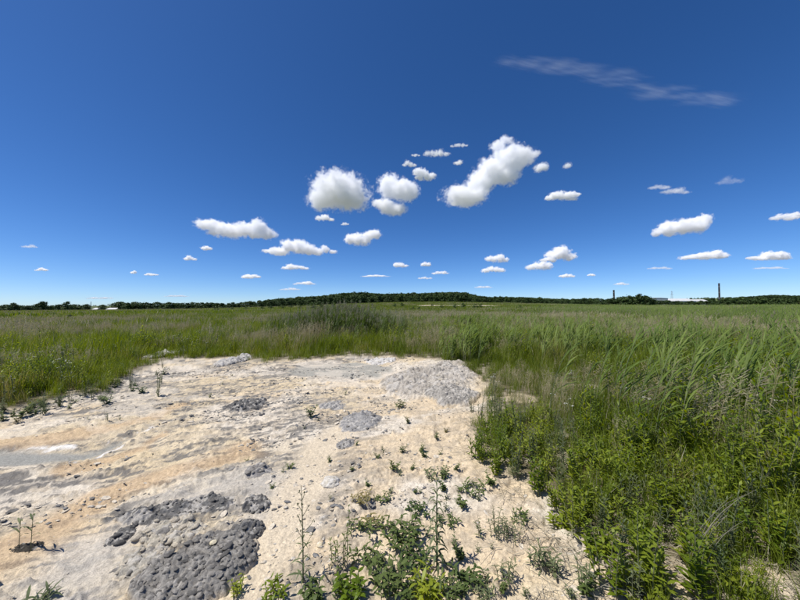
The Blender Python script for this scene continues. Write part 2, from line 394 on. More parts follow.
# ------------------------------------------------------------------ clay mounds and stones on the sand
def stone_mesh(name, seed, c_lo, c_hi, sub=3, flat_=0.55):
    bm = bmesh.new(); bmesh.ops.create_icosphere(bm, subdivisions=sub, radius=1.0)
    for v in bm.verts:
        n = mnoise.noise(v.co * 1.3 + Vector((seed, 0, 0))) * 0.32 + mnoise.noise(v.co * 3.7 + Vector((0, seed, 0))) * 0.12
        v.co *= 1 + n; v.co.z *= flat_
    me = bpy.data.meshes.new(name); bm.to_mesh(me); bm.free()
    co = np.array([v.co for v in me.vertices]); t = np.clip(fbm(co[:, 0] * 2 + seed, co[:, 1] * 2 + co[:, 2], 9, 4) * 1.6 - 0.3, 0, 1)
    set_col(me, 'earth', mix(np.zeros_like(co) + np.array(c_lo), np.array(c_hi), t)); me.materials.append(M_EARTH)
    me.polygons.foreach_set('use_smooth', np.ones(len(me.polygons), bool)); return me
LUMPS = {'dark': [stone_mesh('clay_lump', 31.0 + i, (0.055, 0.052, 0.048), (0.17, 0.162, 0.148), 2, 0.72) for i in range(5)],
         'grey': [stone_mesh('clay_lump', 41.0 + i, (0.10, 0.094, 0.085), (0.30, 0.28, 0.25), 2, 0.70) for i in range(5)],
         'cream': [stone_mesh('clay_lump', 51.0 + i, (0.30, 0.26, 0.20), (0.50, 0.45, 0.36), 2, 0.72) for i in range(5)],
         'pale': [stone_mesh('clod', 61.0 + i, (0.26, 0.24, 0.205), (0.56, 0.525, 0.47), 2, 0.72) for i in range(5)]}
def mound(name, px0, px1, py0, py1, hgt, c_lo, c_hi, cell, relief, seed, label, cat='clay mound', rot=0.0, power=2.0, group=None, res=0.007, stretch=1.6, crusty=0.8, ridge=0.0, lumps=None):
    """a rounded mass of caked clay, cracked into lumps; the box is its footprint in the photograph"""
    a = spot(0.5 * (px0 + px1), py1); b = spot(0.5 * (px0 + px1), py0)
    c = (a + b) * 0.5; wx = (px1 - px0) / F * c.y * 0.5; wy = max((b - a).length * 0.5, 0.04)
    n_u = int(2.3 * wx / res) + 2; n_v = int(2.3 * wy / res) + 2
    n_u = min(n_u, 170); n_v = min(n_v, 170)
    uu, vv = np.meshgrid(np.linspace(-1.15, 1.15, n_u), np.linspace(-1.15, 1.15, n_v), indexing='ij')
    lx = (uu * wx).ravel(); ly = (vv * wy).ravel()
    cr, sr = math.cos(rot), math.sin(rot)
    x = c.x + lx * cr - ly * sr; y = c.y + lx * sr + ly * cr
    q = np.hypot(uu, vv).ravel() + 0.62 * (fbm(x * 2.2 / max(wx, 0.2) * 0.6, y * 2.2 / max(wy, 0.2) * 0.6, seed, 4) - 0.5) + 0.12 * (fbm(x * 14, y * 14, seed + 1, 3) - 0.5)
    prof = np.clip(1 - np.clip(q, 0, 1.4) ** power, -0.6, 1)
    wx_, wy_ = x + 0.35 * cell * (fbm(x / cell, y / cell, seed + 21, 2) - 0.5), y + 0.35 * cell * (fbm(x / cell, y / cell, seed + 22, 2) - 0.5)
    f1, f2, cid = worley(wx_ / (cell * stretch), wy_ / cell, seed + 2)
    g1, g2, gid = worley(x / (cell * 0.45), y / (cell * 0.45), seed + 3)
    lump = np.sqrt(np.clip(f2 - f1, 0, 0.6) / 0.6); l2 = np.sqrt(np.clip(g2 - g1, 0, 0.6) / 0.6)
    up = np.where(prof > 0, np.sqrt(np.abs(prof)), prof)
    z = height(x, y) + hgt * up * (0.35 + 1.25 * fbm(x / (0.45 * wx), y / (0.45 * wx), seed + 4, 4)) + relief * (lump - 0.5 + 0.5 * (cid - 0.5)) * sstep(-0.2, 0.25, prof) + 0.35 * relief * (l2 - 0.5) - 0.012
    if ridge:
        rg = 1 - np.abs(2 * fbm(x * 2.2 + y * 1.1, y * 2.2 - x * 0.8, seed + 31, 5, 0.6) - 1); z = z + ridge * (rg - 0.75) * 2 * sstep(-0.1, 0.4, prof)
    z = np.where(prof < -0.1, height(x, y) - 0.03, z)
    me = grid_mesh(name, np.stack([x - c.x, y - c.y, z - c.z], 1), n_u, n_v)
    t = np.clip(0.55 * cid + 0.2 * gid + 0.7 * (fbm(x * 4, y * 4, seed + 6, 4) - 0.4), 0, 1)
    cc = mix(np.zeros((len(x), 3)) + np.array(c_lo), np.array(c_hi), t)
    crust = sstep(0.54, 0.62, fbm(x * 5 / max(wx, .2), y * 9 / max(wx, .2), seed + 8, 4)) * crusty
    cc = mix(cc, np.array([0.50, 0.47, 0.42]), crust * 0.8)
    cc = mix(cc, earth_colour(x, y), 1 - sstep(-0.02, 0.22, prof + 0.2 * (fbm(x * 18, y * 18, seed + 7, 2) - 0.5)))
    set_col(me, 'earth', cc); me.materials.append(M_EARTH)
    o = link(name, me, loc=c); tag(o, label, cat, group)
    if lumps:
        kinds, n, r0, r1 = lumps; random.seed(seed); ok = np.where(prof > 0.22)[0]; got = []
        for _ in range(n * 12):
            if len(got) >= n or len(ok) == 0: break
            i = int(ok[int(random.random() * len(ok))]); r = r0 * (r1 / r0) ** random.random()
            if any((x[i] - a) ** 2 + (y[i] - b) ** 2 < (0.78 * (r + s)) ** 2 for a, b, s in got): continue
            got.append((x[i], y[i], r)); e = link('clod' if 'pale' in kinds else 'clay_lump', random.choice(LUMPS[random.choice(kinds.split())]), o, (x[i] - c.x, y[i] - c.y, z[i] - c.z - r * rnd(.38, .70)))
            e.rotation_euler = (rnd(-.25, .25), rnd(-.25, .25), rnd(0, 6.28)); e.scale = (r * rnd(1.1, 1.75), r * rnd(.85, 1.3), r * rnd(.65, 1.0))
    return o
DK, DK2 = (0.055, 0.054, 0.054), (0.19, 0.185, 0.175)
mound('clay_mound', 148, 250, 540, 612, 0.085, (0.095, 0.09, 0.083), (0.28, 0.265, 0.24), 0.027, 0.016, 201, 'largest dark grey cracked clay mound at the lower left, cut steeply along its right side', rot=0.28, power=3.0, crusty=0.35, lumps=('grey dark grey', 260, .010, .026))
mound('clay_mound', 108, 236, 501, 521, 0.035, DK, DK2, 0.022, 0.011, 211, 'long dark grey clay ridge curving above the pale cobbled clay', rot=0.12, power=2.4, lumps=('dark dark grey', 170, .008, .021))
mound('clay_mound', 240, 268, 498, 515, 0.05, DK, DK2, 0.026, 0.013, 221, 'small dark clay lump at the right end of the long clay ridge', power=2.2, lumps=('dark', 45, .009, .022))
mound('clay_mound', 226, 266, 523, 546, 0.065, DK, DK2, 0.028, 0.015, 231, 'dark knobbly clay lump perched above the right side of the largest mound', rot=0.3, power=2.2, lumps=('dark', 70, .009, .024))
mound('clay_mound', 140, 206, 519, 542, 0.035, (0.30, 0.27, 0.215), (0.46, 0.42, 0.34), 0.045, 0.020, 241, 'cream cobbled clay patch just below the long dark ridge', power=2.4, lumps=('cream cream cream grey', 70, .012, .032))
mound('clay_mound', 118, 168, 548, 572, 0.035, (0.26, 0.24, 0.20), (0.42, 0.39, 0.33), 0.042, 0.018, 251, 'buff cobbled clay patch left of the largest dark mound', power=2.4, lumps=('cream cream grey', 45, .012, .030))
mound('clay_mound', 112, 134, 527, 543, 0.03, DK, DK2, 0.03, 0.012, 261, 'small grey clay lump left of the cream cobbled patch', rot=0.4, lumps=('dark', 20, .010, .022))
mound('clay_mound', 228, 266, 400, 413, 0.07, DK, DK2, 0.05, 0.022, 271, 'isolated dark grey rough clay heap in the middle of the sand', lumps=('dark', 60, .012, .035))
mound('clay_mound', 244, 272, 464, 477, 0.035, (0.15, 0.14, 0.13), (0.28, 0.265, 0.25), 0.035, 0.010, 281, 'low grey brown clay hump beside the orange stain', lumps=('grey', 24, .008, .022))
mound('clay_mound', 337, 384, 413, 432, 0.05, (0.19, 0.185, 0.18), (0.32, 0.31, 0.295), 0.05, 0.014, 291, 'low rounded grey clay hump below the small round bush', lumps=('grey', 40, .010, .026))
mound('clay_mound', 336, 354, 440, 450, 0.04, (0.15, 0.145, 0.14), (0.28, 0.27, 0.26), 0.03, 0.012, 301, 'tiny grey clay lump in front of the low rounded hump', lumps=('grey', 20, .010, .024))
mound('clay_mound', 318, 346, 401, 411, 0.03, (0.22, 0.21, 0.20), (0.36, 0.35, 0.33), 0.04, 0.014, 311, 'flat grey clay crust beside the small round bush')
mound('clay_mound', 318, 334, 513, 527, 0.012, (0.28, 0.25, 0.21), (0.42, 0.38, 0.31), 0.03, 0.006, 321, 'faint brownish clay bump below the pale round stone')
mound('root_clump', 12, 44, 543, 553, 0.02, (0.03, 0.027, 0.022), (0.08, 0.07, 0.055), 0.015, 0.012, 325, 'small dark root clump under the thin reed sprouts', 'root clump')
mound('spoil_heap', 392, 476, 364, 400, 0.17, (0.22, 0.20, 0.17), (0.50, 0.455, 0.39), 0.055, 0.022, 331, 'tall grey white spoil heap at the far end of the sand', 'spoil heap', rot=-0.4, power=1.05, res=0.013, stretch=1.3, ridge=0.13, lumps=('pale cream pale', 110, .012, .05))
mound('spoil_heap', 424, 476, 386, 408, 0.14, (0.17, 0.16, 0.145), (0.36, 0.335, 0.295), 0.05, 0.022, 341, 'small darker grey heap in front of the tall spoil heap', 'spoil heap', power=1.5, res=0.010, stretch=1.2, ridge=0.05, lumps=('grey pale', 70, .010, .03))
mound('spoil_heap', 366, 398, 358, 365, 0.06, (0.45, 0.43, 0.40), (0.66, 0.64, 0.60), 0.10, 0.04, 351, 'row of whitish clods left of the tall spoil heap', 'spoil heap', power=2, res=0.016, lumps=('pale', 40, .03, .09))
mound('spoil_heap', 220, 244, 358, 367, 0.12, (0.30, 0.29, 0.27), (0.48, 0.46, 0.43), 0.12, 0.04, 361, 'grey clod heap at the foot of the grass, left of centre', 'spoil heap', power=2, res=0.016, lumps=('pale', 24, .03, .10))
mound('spoil_heap', 166, 186, 350, 358, 0.16, (0.42, 0.41, 0.39), (0.62, 0.60, 0.57), 0.10, 0.04, 371, 'pale clod half hidden in the grass above the sand', 'spoil heap', power=2, res=0.016)

for (px, py, r, seed, lo, hi, lab) in ((331, 484, 0.075, 1.3, (0.40, 0.36, 0.29), (0.66, 0.63, 0.57), 'pale round stone lying alone on the cream sand'),
                                        (320, 546, 0.021, 2.1, (0.55, 0.47, 0.30), (0.66, 0.57, 0.40), 'tiny yellowish pebble beside the tall dry stalk'),
                                        (213, 554, 0.022, 3.3, (0.55, 0.49, 0.33), (0.62, 0.56, 0.42), 'tiny yellowish pebble on top of the dark clay'),
                                        (238, 393, 0.05, 4.2, (0.30, 0.27, 0.22), (0.46, 0.40, 0.30), 'brownish stone behind the isolated dark clay heap')):
    p = spot(px, py)
    o = link('stone', stone_mesh('stone', seed, lo, hi, 4 if r > 0.06 else 3, 0.5), loc=p + Vector((0, 0, r * 0.18 + (0.07 if 'on top' in lab else 0))), rz=seed, sc=r)
    tag(o, lab, 'stone')

# ------------------------------------------------------------------ scattering of what nobody could count
def hidden_collection(name, meshes):
    c = bpy.data.collections.new(name)
    for i, me in enumerate(meshes):
        c.objects.link(bpy.data.objects.new('%s_%02d' % (name, i), me))
    return c
def scatter(name, protos, P, rot, scl, idx, label, cat, loc=(0, 0, 0)):
    me = bpy.data.meshes.new(name); n = len(P)
    me.vertices.add(n); me.vertices.foreach_set('co', np.asarray(P, np.float32).ravel())
    for nm, ty, arr, key in (('rot', 'FLOAT_VECTOR', rot, 'vector'), ('scl', 'FLOAT_VECTOR', scl, 'vector'), ('idx', 'INT', idx, 'value')):
        a = me.attributes.new(nm, ty, 'POINT'); a.data.foreach_set(key, np.ascontiguousarray(arr, np.int32 if ty == 'INT' else np.float32).ravel())
    o = link(name, me); tag(o, label, cat, kind='stuff')
    c = hidden_collection(name + '_kinds', protos)
    g = bpy.data.node_groups.new(name, 'GeometryNodeTree')
    g.interface.new_socket('Geometry', in_out='INPUT', socket_type='NodeSocketGeometry'); g.interface.new_socket('Geometry', in_out='OUTPUT', socket_type='NodeSocketGeometry')
    gi = g.nodes.new('NodeGroupInput'); go = g.nodes.new('NodeGroupOutput'); L = g.links.new
    ci = g.nodes.new('GeometryNodeCollectionInfo'); ci.inputs['Collection'].default_value = c; ci.inputs['Separate Children'].default_value = True; ci.inputs['Reset Children'].default_value = True
    ip = g.nodes.new('GeometryNodeInstanceOnPoints'); ip.inputs['Pick Instance'].default_value = True
    def at(nm, ty):
        a = g.nodes.new('GeometryNodeInputNamedAttribute'); a.data_type = ty; a.inputs['Name'].default_value = nm; return a.outputs['Attribute']
    L(gi.outputs[0], ip.inputs['Points']); L(ci.outputs[0], ip.inputs['Instance'])
    L(at('idx', 'INT'), ip.inputs['Instance Index']); L(at('rot', 'FLOAT_VECTOR'), ip.inputs['Rotation']); L(at('scl', 'FLOAT_VECTOR'), ip.inputs['Scale'])
    L(ip.outputs[0], go.inputs[0])
    md = o.modifiers.new('scatter', 'NODES'); md.node_group = g
    return o
def sector(n, r0, r1, half=77, power=2.0):
    """n points in a fan in front of the camera"""
    a = np.radians(rng.uniform(-half, half, n)); r = (rng.uniform(0, 1, n) * (r1 ** power - r0 ** power) + r0 ** power) ** (1 / power)
    return r * np.sin(a), r * np.cos(a)
def put(x, y): return np.stack([x, y, height(x, y, False) - 0.01], 1)

# ------------------------------------------------------------------ plants: shapes
WIND = Vector((1, 0.12, 0))
def blade(mb, base, h, w, az, lean, droop, wind=0.15, m=0, seg=4):
    d = UV(az); p = Vector(base); cs = []; ang = lean
    step = h / seg; sd = Vector((-d.y, d.x, 0)); ws = []
    for i in range(seg + 1):
        cs.append(p.copy()); t = i / seg; ws.append(0 if i == seg else w * (0.75 + 0.5 * t if t < 0.4 else (1 - t) * 1.58))
        p = p + (d * math.sin(ang) + Vector((0, 0, math.cos(ang)))) * step + WIND * (wind * step * (0.3 + 1.2 * t))
        ang += droop / seg
    mb.strip(cs, [sd] * (seg + 1), ws, m)
def leaf(mb, p, d, up, L, w, droop=0.4, m=0, seg=3):
    """a lance-shaped leaf that bends down along its length"""
    d = d.normalized(); sd = d.cross(up).normalized(); cs = []; ws = []; q = Vector(p); a = 0.0
    prof = (0.25, 1.0, 0.7, 0.0) if seg == 3 else (0.2, 0.8, 1.0, 0.6, 0.0)
    n = len(prof) - 1
    for i in range(n + 1):
        cs.append(q.copy()); ws.append(w * prof[i])
        v = d * math.cos(a) - up * math.sin(a) if True else d
        q = q + v * (L / n); a += droop / n * 1.6
    mb.strip(cs, [sd] * (n + 1), ws, m)
def stem_curve(base, h, lean, az, seg=5, wind=0.0):
    p = Vector(base); d = UV(az); cs = []
    for i in range(seg + 1):
        cs.append(p.copy()); t = i / seg
        p = p + (Vector((0, 0, 1)) * math.cos(lean * t * 2) + d * math.sin(lean * t * 2) + WIND * wind * t).normalized() * (h / seg)
    return cs
def along(cs, t):
    k = min(int(t * (len(cs) - 1)), len(cs) - 2); f = t * (len(cs) - 1) - k
    return cs[k].lerp(cs[k + 1], f)
def grass_clump(seed, n, rad, h0, h1, w, tan=0, wind=0.18, seg=3, dry=0.06):
    random.seed(seed); mb = MB()
    for i in range(n):
        a = rnd(0, 6.28); r = rad * math.sqrt(random.random())
        m = 2 if random.random() < dry else 0
        blade(mb, (r * math.cos(a), r * math.sin(a), 0), rnd(h0, h1) * rnd(0.7, 1.05), w * rnd(0.7, 1.3), rnd(0, 6.28), rnd(0.02, 0.3), rnd(0.2, 1.1), wind, m, seg)
    for i in range(tan):
        a = rnd(0, 6.28); r = rad * math.sqrt(random.random()); h = h1 * rnd(0.95, 1.35)
        cs = stem_curve((r * math.cos(a), r * math.sin(a), 0), h, rnd(0.03, 0.14), rnd(0, 6.28), 4, wind * 0.8)
        az = rnd(0, 3.14); mb.strip(cs, [Vector((math.cos(az), math.sin(az), 0))] * 5, [w * 0.35, w * 0.35, w * 0.3, w * 0.25, w * 0.2], 1)
        top = cs[-1]; ln = h * rnd(0.16, 0.26)
        for k in range(6):
            t = k / 6; q = cs[-1].lerp(cs[-2], t * 0.9)
            d = (UV(rnd(0, 6.28), rnd(0.3, 0.9)) + WIND * 0.4).normalized()
            leaf(mb, q, d, Vector((0, 0, 1)).cross(d).normalized() if abs(d.z) < 0.98 else Vector((1, 0, 0)), ln * rnd(0.25, 0.45) * (0.5 + t), max(w * 0.8, 0.004), 0.2, 1)
    return mb.mesh('grass_clump', [M_GRASS, M_TAN, M_DRY])
def reed_stem(mb, base, h, w, lf, plume=False, wind=0.32, ms=1, ml=0, mp=2, az=None, nl=8):
    cs = stem_curve(base, h, rnd(0.02, 0.10), rnd(0, 6.28), 6, wind)
    mb.tube(cs, [w * (1 - 0.75 * i / 6) for i in range(7)], 4, ms, False)
    for k in range(nl):
        t = 0.22 + 0.74 * k / nl; q = along(cs, t)
        a = rnd(-1.2, 1.2) + (0.12 if az is None else az)
        d = (UV(a, rnd(0.85, 1.3))).normalized(); up = Vector((-d.x * d.z, -d.y * d.z, 1 - d.z * d.z)).normalized()
        leaf(mb, q, d, up, lf * rnd(0.7, 1.15) * (0.7 + 0.5 * math.sin(t * 3)), lf * 0.062, rnd(0.3, 0.8), ml, 4)
    if plume:
        top = cs[-1]
        for k in range(22):
            t = k / 22.0; q = cs[-1].lerp(cs[-2], t * 0.95)
            d = (UV(rnd(0, 6.28), rnd(0.2, 1.0)) + WIND * 0.5).normalized()
            leaf(mb, q, d, Vector((0, 0, 1)).cross(d).normalized(), h * 0.055 * (0.5 + t), 0.010, 0.3, mp)
def reed_clump(seed, n, rad, h0, h1, plume=0.3, wide=1.0, nl=8, wind=0.32, mat=None):
    random.seed(seed); mb = MB()
    for i in range(n):
        a = rnd(0, 6.28); r = rad * math.sqrt(random.random()); h = rnd(h0, h1)
        reed_stem(mb, (r * math.cos(a), r * math.sin(a), 0), h, 0.0042 * wide, 0.34 * (0.75 + 0.25 * wide), random.random() < plume, wind, nl=nl)
    return mb.mesh('reed_clump', [mat or M_REED, M_STEM, M_PLUME])
def weed_parts(seed, n, rad, h0, h1, lf, wr, lean=0.25, dens=16, spread=(0.1, 0.7), rot_leaf=0.0):
    """two builders: stems and foliage of a bushy broad-leaved weed"""
    random.seed(seed); st = MB(); fo = MB()
    for i in range(n):
        a = rnd(0, 6.28); r = rad * math.sqrt(random.random()); h = rnd(h0, h1)
        cs = stem_curve((r * math.cos(a), r * math.sin(a), 0), h, rnd(0.3, 1.0) * lean, a if rad > 0 else rnd(0, 6.28), 5, 0.05)
        st.tube(cs, [0.0035 * (1 - 0.12 * k) * (h / 0.4) ** 0.5 for k in range(6)], 4, 0, False)
        for k in range(dens):
            t = 0.12 + 0.88 * k / dens; q = along(cs, min(t, 0.999)); az = k * 2.4 + i
            d = UV(az, rnd(*spread)); up = Vector((-d.x * d.z, -d.y * d.z, 1 - d.z * d.z)).normalized()
            leaf(fo, q, d, up, lf * rnd(0.7, 1.15) * (1.15 - 0.55 * t), lf * wr * rnd(0.8, 1.2) * (1.1 - 0.4 * t), rnd(0.1, 0.6), 0, 4 if lf > 0.06 else 3)
    return st, fo
def weed_one(seed, *a, mat=None, **k):
    st, fo = weed_parts(seed, *a, **k); mb = MB()
    n = len(st.v); mb.v = st.v + fo.v; mb.f = st.f + [tuple(i + n for i in f) for f in fo.f]; mb.m = [0] * len(st.f) + [1] * len(fo.f)
    return mb.mesh('weed_clump', [M_STEM, mat or M_WEED])
def flower_clump(seed, n, h0, h1):
    random.seed(seed); mb = MB()
    for i in range(n):
        cs = stem_curve((rnd(-.12, .12), rnd(-.12, .12), 0), rnd(h0, h1), rnd(0.05, 0.2), rnd(0, 6.28), 4, 0.12)
        mb.tube(cs, [0.003, 0.003, 0.0025, 0.002, 0.002], 4, 0, False); top = cs[-1]
        for k in range(rnd(4, 8).__int__()):
            q = top + Vector((rnd(-.03, .03), rnd(-.03, .03), rnd(-.008, .008))); r = rnd(0.005, 0.009)
            mb.face([q + Vector((math.cos(t) * r, math.sin(t) * r, 0.15 * r * math.sin(3 * t))) for t in np.linspace(0, 6.28, 7)[:-1]], 1)
            mb.strip([cs[-2], q], [Vector((1, 0, 0))] * 2, [0.002, 0.002], 0)
        for k in range(5):
            d = UV(rnd(0, 6.28), rnd(0.2, 0.8)); leaf(mb, along(cs, rnd(0.1, 0.7)), d, Vector((-d.x * d.z, -d.y * d.z, 1 - d.z * d.z)), 0.07, 0.012, 0.5, 2)
    return mb.mesh('flower_clump', [M_STEM, M_WHITE, M_DUSK])

# ------------------------------------------------------------------ the meadow
def px_of(x, y): return 400 + F * x / np.maximum(y, 0.05)
def tan_mask(x, y):
    r = np.hypot(x, y); px = px_of(x, y)
    m = sstep(0.56, 0.68, fbm(x / 3.2, y / 2.2, 301, 3)) * (1 - sstep(24, 30, r)) * 0.42
    m = np.maximum(m, 0.55 * sstep(0.44, 0.58, fbm(x / 9, y / 4, 307, 3)) * sstep(470, 560, px) * sstep(13, 18, r) * (1 - sstep(34, 48, r)))
    m = np.maximum(m, sstep(0.46, 0.62, fbm(x / 14, y / 7, 303, 3)) * sstep(16, 24, r) * (1 - sstep(45, 75, r)) * 0.3)
    m = np.maximum(m, 0.35 * sstep(0.54, 0.64, fbm(x / 60, y / 16, 305, 3)) * sstep(70, 100, r))
    return np.maximum(m, tan_spots(x, y))
def tan_spots(x, y):
    m = 0
    for (cx, cy, rr, a) in ((525, 412, .65, .95), (500, 392, .7, .9), (548, 405, .6, .8), (690, 446, .6, .8), (262, 348, 1.4, .6), (70, 342, 1.6, .5), (330, 345, 1.5, .5), (640, 352, 1.5, .6), (430, 352, 1.2, .6)):
        gx, gy = flat(cx, cy); m = np.maximum(m, a * np.exp(-((x - gx) ** 2 + (y - gy) ** 2) / rr ** 2))
    return m
def reed_mask(x, y):
    px = px_of(x, y); r = np.hypot(x, y)
    m = sstep(560, 640, px) * sstep(4.0, 5.5, r) * sstep(0.30, 0.50, fbm(x / 4, y / 3, 311, 3)) * 0.30
    m = np.maximum(m, sstep(470, 620, px) * sstep(45, 60, r) * 0.6 * sstep(0.25, 0.45, fbm(x / 25, y / 12, 313, 3)))
    m = np.maximum(m, 0.5 * sstep(410, 470, px) * sstep(7, 9, r) * (1 - sstep(22, 30, r)))
    return m * (1 - np.clip(tan_spots(x, y) * 1.5, 0, 1))
def weed_mask(x, y):
    px = px_of(x, y); r = np.hypot(x, y)
    m = sstep(470, 500, px) * (1 - sstep(3.6, 5.2, r)) * 0.95
    m = np.maximum(m, (1 - sstep(170, 260, px)) * (1 - sstep(8, 12, r)) * sstep(0.25, 0.5, fbm(x / 1.5, y / 1.5, 317, 2)) * 0.92)
    return np.maximum(m, 0.3 * sstep(0.55, 0.65, fbm(x / 2.5, y / 2.5, 319, 2)) * (1 - sstep(14, 20, r)))
G_NEAR = [grass_clump(400 + i, 46, 0.12, 0.34, 0.62, 0.0065) for i in range(4)]
T_NEAR = [grass_clump(410 + i, 26, 0.12, 0.30, 0.50, 0.006, tan=15, dry=0.2) for i in range(3)]
G_MID = [grass_clump(420 + i, 40, 0.24, 0.34, 0.66, 0.010) for i in range(4)]
T_MID = [grass_clump(430 + i, 24, 0.24, 0.30, 0.50, 0.009, tan=16, dry=0.2) for i in range(3)]
G_FAR = [grass_clump(440 + i, 42, 0.62, 0.36, 0.68, 0.028, seg=2) for i in range(3)]
T_FAR = [grass_clump(450 + i, 20, 0.62, 0.32, 0.52, 0.024, tan=20, seg=2, dry=0.2) for i in range(3)]
G_VAST = [grass_clump(460 + i, 46, 2.4, 0.50, 0.95, 0.10, seg=2) for i in range(3)]
T_VAST = [grass_clump(470 + i, 22, 2.4, 0.45, 0.70, 0.085, tan=26, seg=2, dry=0.2) for i in range(3)]
R_NEAR = [reed_clump(480 + i, 4, 0.16, 0.5, 0.85, 0.05, wind=0.14) for i in range(3)]
R_FAR = [reed_clump(490 + i, 9, 0.7, 0.7, 1.1, 0.3, wide=1.8, nl=6, wind=0.16) for i in range(3)]
R_VAST = [reed_clump(500 + i, 14, 2.4, 0.8, 1.25, 0.4, wide=4.5, nl=5, wind=0.16) for i in range(2)]
W_NEAR = [weed_one(510 + i, 3, 0.06, 0.16, 0.34, 0.058, 0.30, dens=15, spread=(0.25, 1.0)) for i in range(4)]
W_TALL = [weed_one(520 + i, 3, 0.08, 0.35, 0.70, 0.115, 0.19, dens=22, spread=(0.2, 0.9)) for i in range(3)]
F_NEAR = [flower_clump(530 + i, 4, 0.35, 0.6) for i in range(2)]

def lay(name, kinds, n, r0, r1, label, cat, dens, power=2.0, smin=0.8, smax=1.25, spin=math.pi, hfun=None):
    x, y = sector(n, r0, r1, power=power)
    k = rng.uniform(0, 1, n) < dens(x, y) * (1 - bare(x, y)) * sstep(-0.02, 0.05, sand_sd(x, y) + (np.hypot(x, y) > 12) * 9)
    x, y = x[k], y[k]; n = len(x)
    s = rng.uniform(smin, smax, n)[:, None] * np.ones(3)
    if hfun is None: hfun = lambda x, y: 0.62 + 0.8 * fbm(x / 5, y / 3, 353, 3)
    if hfun is not None: s = s * hfun(x, y)[:, None]
    s[:, 2] *= rng.uniform(0.8, 1.2, n)
    rot = np.stack([rng.normal(0, 0.05, n), rng.normal(0, 0.05, n), rng.uniform(-spin, spin, n)], 1)
    return scatter(name, kinds, put(x, y), rot, s, rng.integers(0, len(kinds), n), label, cat)
edge = lambda x, y: (0.42 + 0.62 * sstep(0.0, 2.2, sand_sd(x, y))) * (0.55 + 0.95 * fbm(x / 0.9, y / 0.9, 351, 3))        # plants stay lower at the edge of the sand
other = lambda x, y: (1 - 0.85 * tan_mask(x, y)) * (1 - 0.7 * reed_mask(x, y))
near_g = lambda x, y: other(x, y) * (1 - 0.45 * weed_mask(x, y))
tan_d = lambda x, y: tan_mask(x, y) * (1 - 0.5 * reed_mask(x, y))
lay('meadow_grass', G_NEAR, 6500, 1.5, 9, 'fine green grass around the bare sand', 'grass', near_g, 1.7, hfun=edge)
lay('tan_grass', T_NEAR, 5200, 1.5, 9, 'tan flowering grass among the green close to the sand', 'grass', tan_d, 1.7, spin=0.7, hfun=edge)
lay('meadow_grass', G_MID, 20000, 8.5, 27, 'green meadow grass behind the bare sand', 'grass', other, 1.7, hfun=edge)
lay('tan_grass', T_MID, 20000, 8.5, 27, 'pinkish tan flowering grass patches behind the sand', 'grass', tan_d, 1.7, spin=0.7, hfun=edge)
lay('meadow_grass', G_FAR, 42000, 25, 85, 'green grass of the middle meadow', 'grass', other, 1.6)
lay('tan_grass', T_FAR, 36000, 25, 85, 'band of tan flowering grass across the middle meadow', 'grass', tan_d, 1.6, spin=0.7)
lay('meadow_grass', G_VAST, 60000, 80, 420, 'far green grass reaching the trees', 'grass', other, 1.4)
lay('tan_grass', T_VAST, 30000, 80, 420, 'far pale grass streaks before the trees', 'grass', tan_d, 1.4, spin=0.7)
lay('reed_bed', R_NEAR, 6500, 3.6, 26, 'blue green reeds bent by the wind on the right', 'reeds', reed_mask, 1.6, spin=0.35)
lay('reed_bed', R_FAR, 9000, 24, 90, 'reeds of the middle distance on the right', 'reeds', reed_mask, 1.6, spin=0.35)
lay('reed_bed', R_VAST, 14000, 85, 400, 'far grey green reeds on the right', 'reeds', reed_mask, 1.4, spin=0.35)
lay('leafy_ground_cover', W_NEAR, 5200, 1.6, 9, 'low leafy weeds covering the ground beside the sand', 'weeds', weed_mask, 1.5, 0.7, 1.2, hfun=edge)
lay('tall_weeds', W_TALL, 6500, 3.2, 16, 'narrow leaved tall weeds mixed into the grass', 'weeds', lambda x, y: 0.12 + 0.8 * weed_mask(x, y) * sstep(2.9, 3.9, np.hypot(x, y)), 1.6, hfun=edge)
lay('white_flowers', F_NEAR, 330, 3.2, 22, 'small white wildflowers dotted through the grass', 'flowers', lambda x, y: sstep(0.5, 0.62, fbm(x / 2, y / 2, 331, 2)), 1.3)
# dark plumed reeds in the middle of the meadow
RC = flat(335, 343)
n = 650; a = rng.normal(0, 1, (n, 2)); x = RC[0] + a[:, 0] * 1.5; y = RC[1] + 1.2 + a[:, 1] * 1.3
R_DARK = [reed_clump(540 + i, 5, 0.22, 1.4, 1.9, 0.2, nl=9, wind=0.12, mat=M_REEDK) for i in range(3)]
scatter('reed_stand', R_DARK, put(x, y), np.stack([np.zeros(n), rng.normal(0, .05, n), rng.uniform(-.8, .8, n)], 1),
        (np.clip(1.08 - 0.16 * np.hypot(a[:, 0], a[:, 1]), 0.5, 1.1) * rng.uniform(0.8, 1.05, n))[:, None] * np.ones(3), rng.integers(0, 3, n), 'dark stand of plumed reeds in the middle of the meadow', 'reeds')
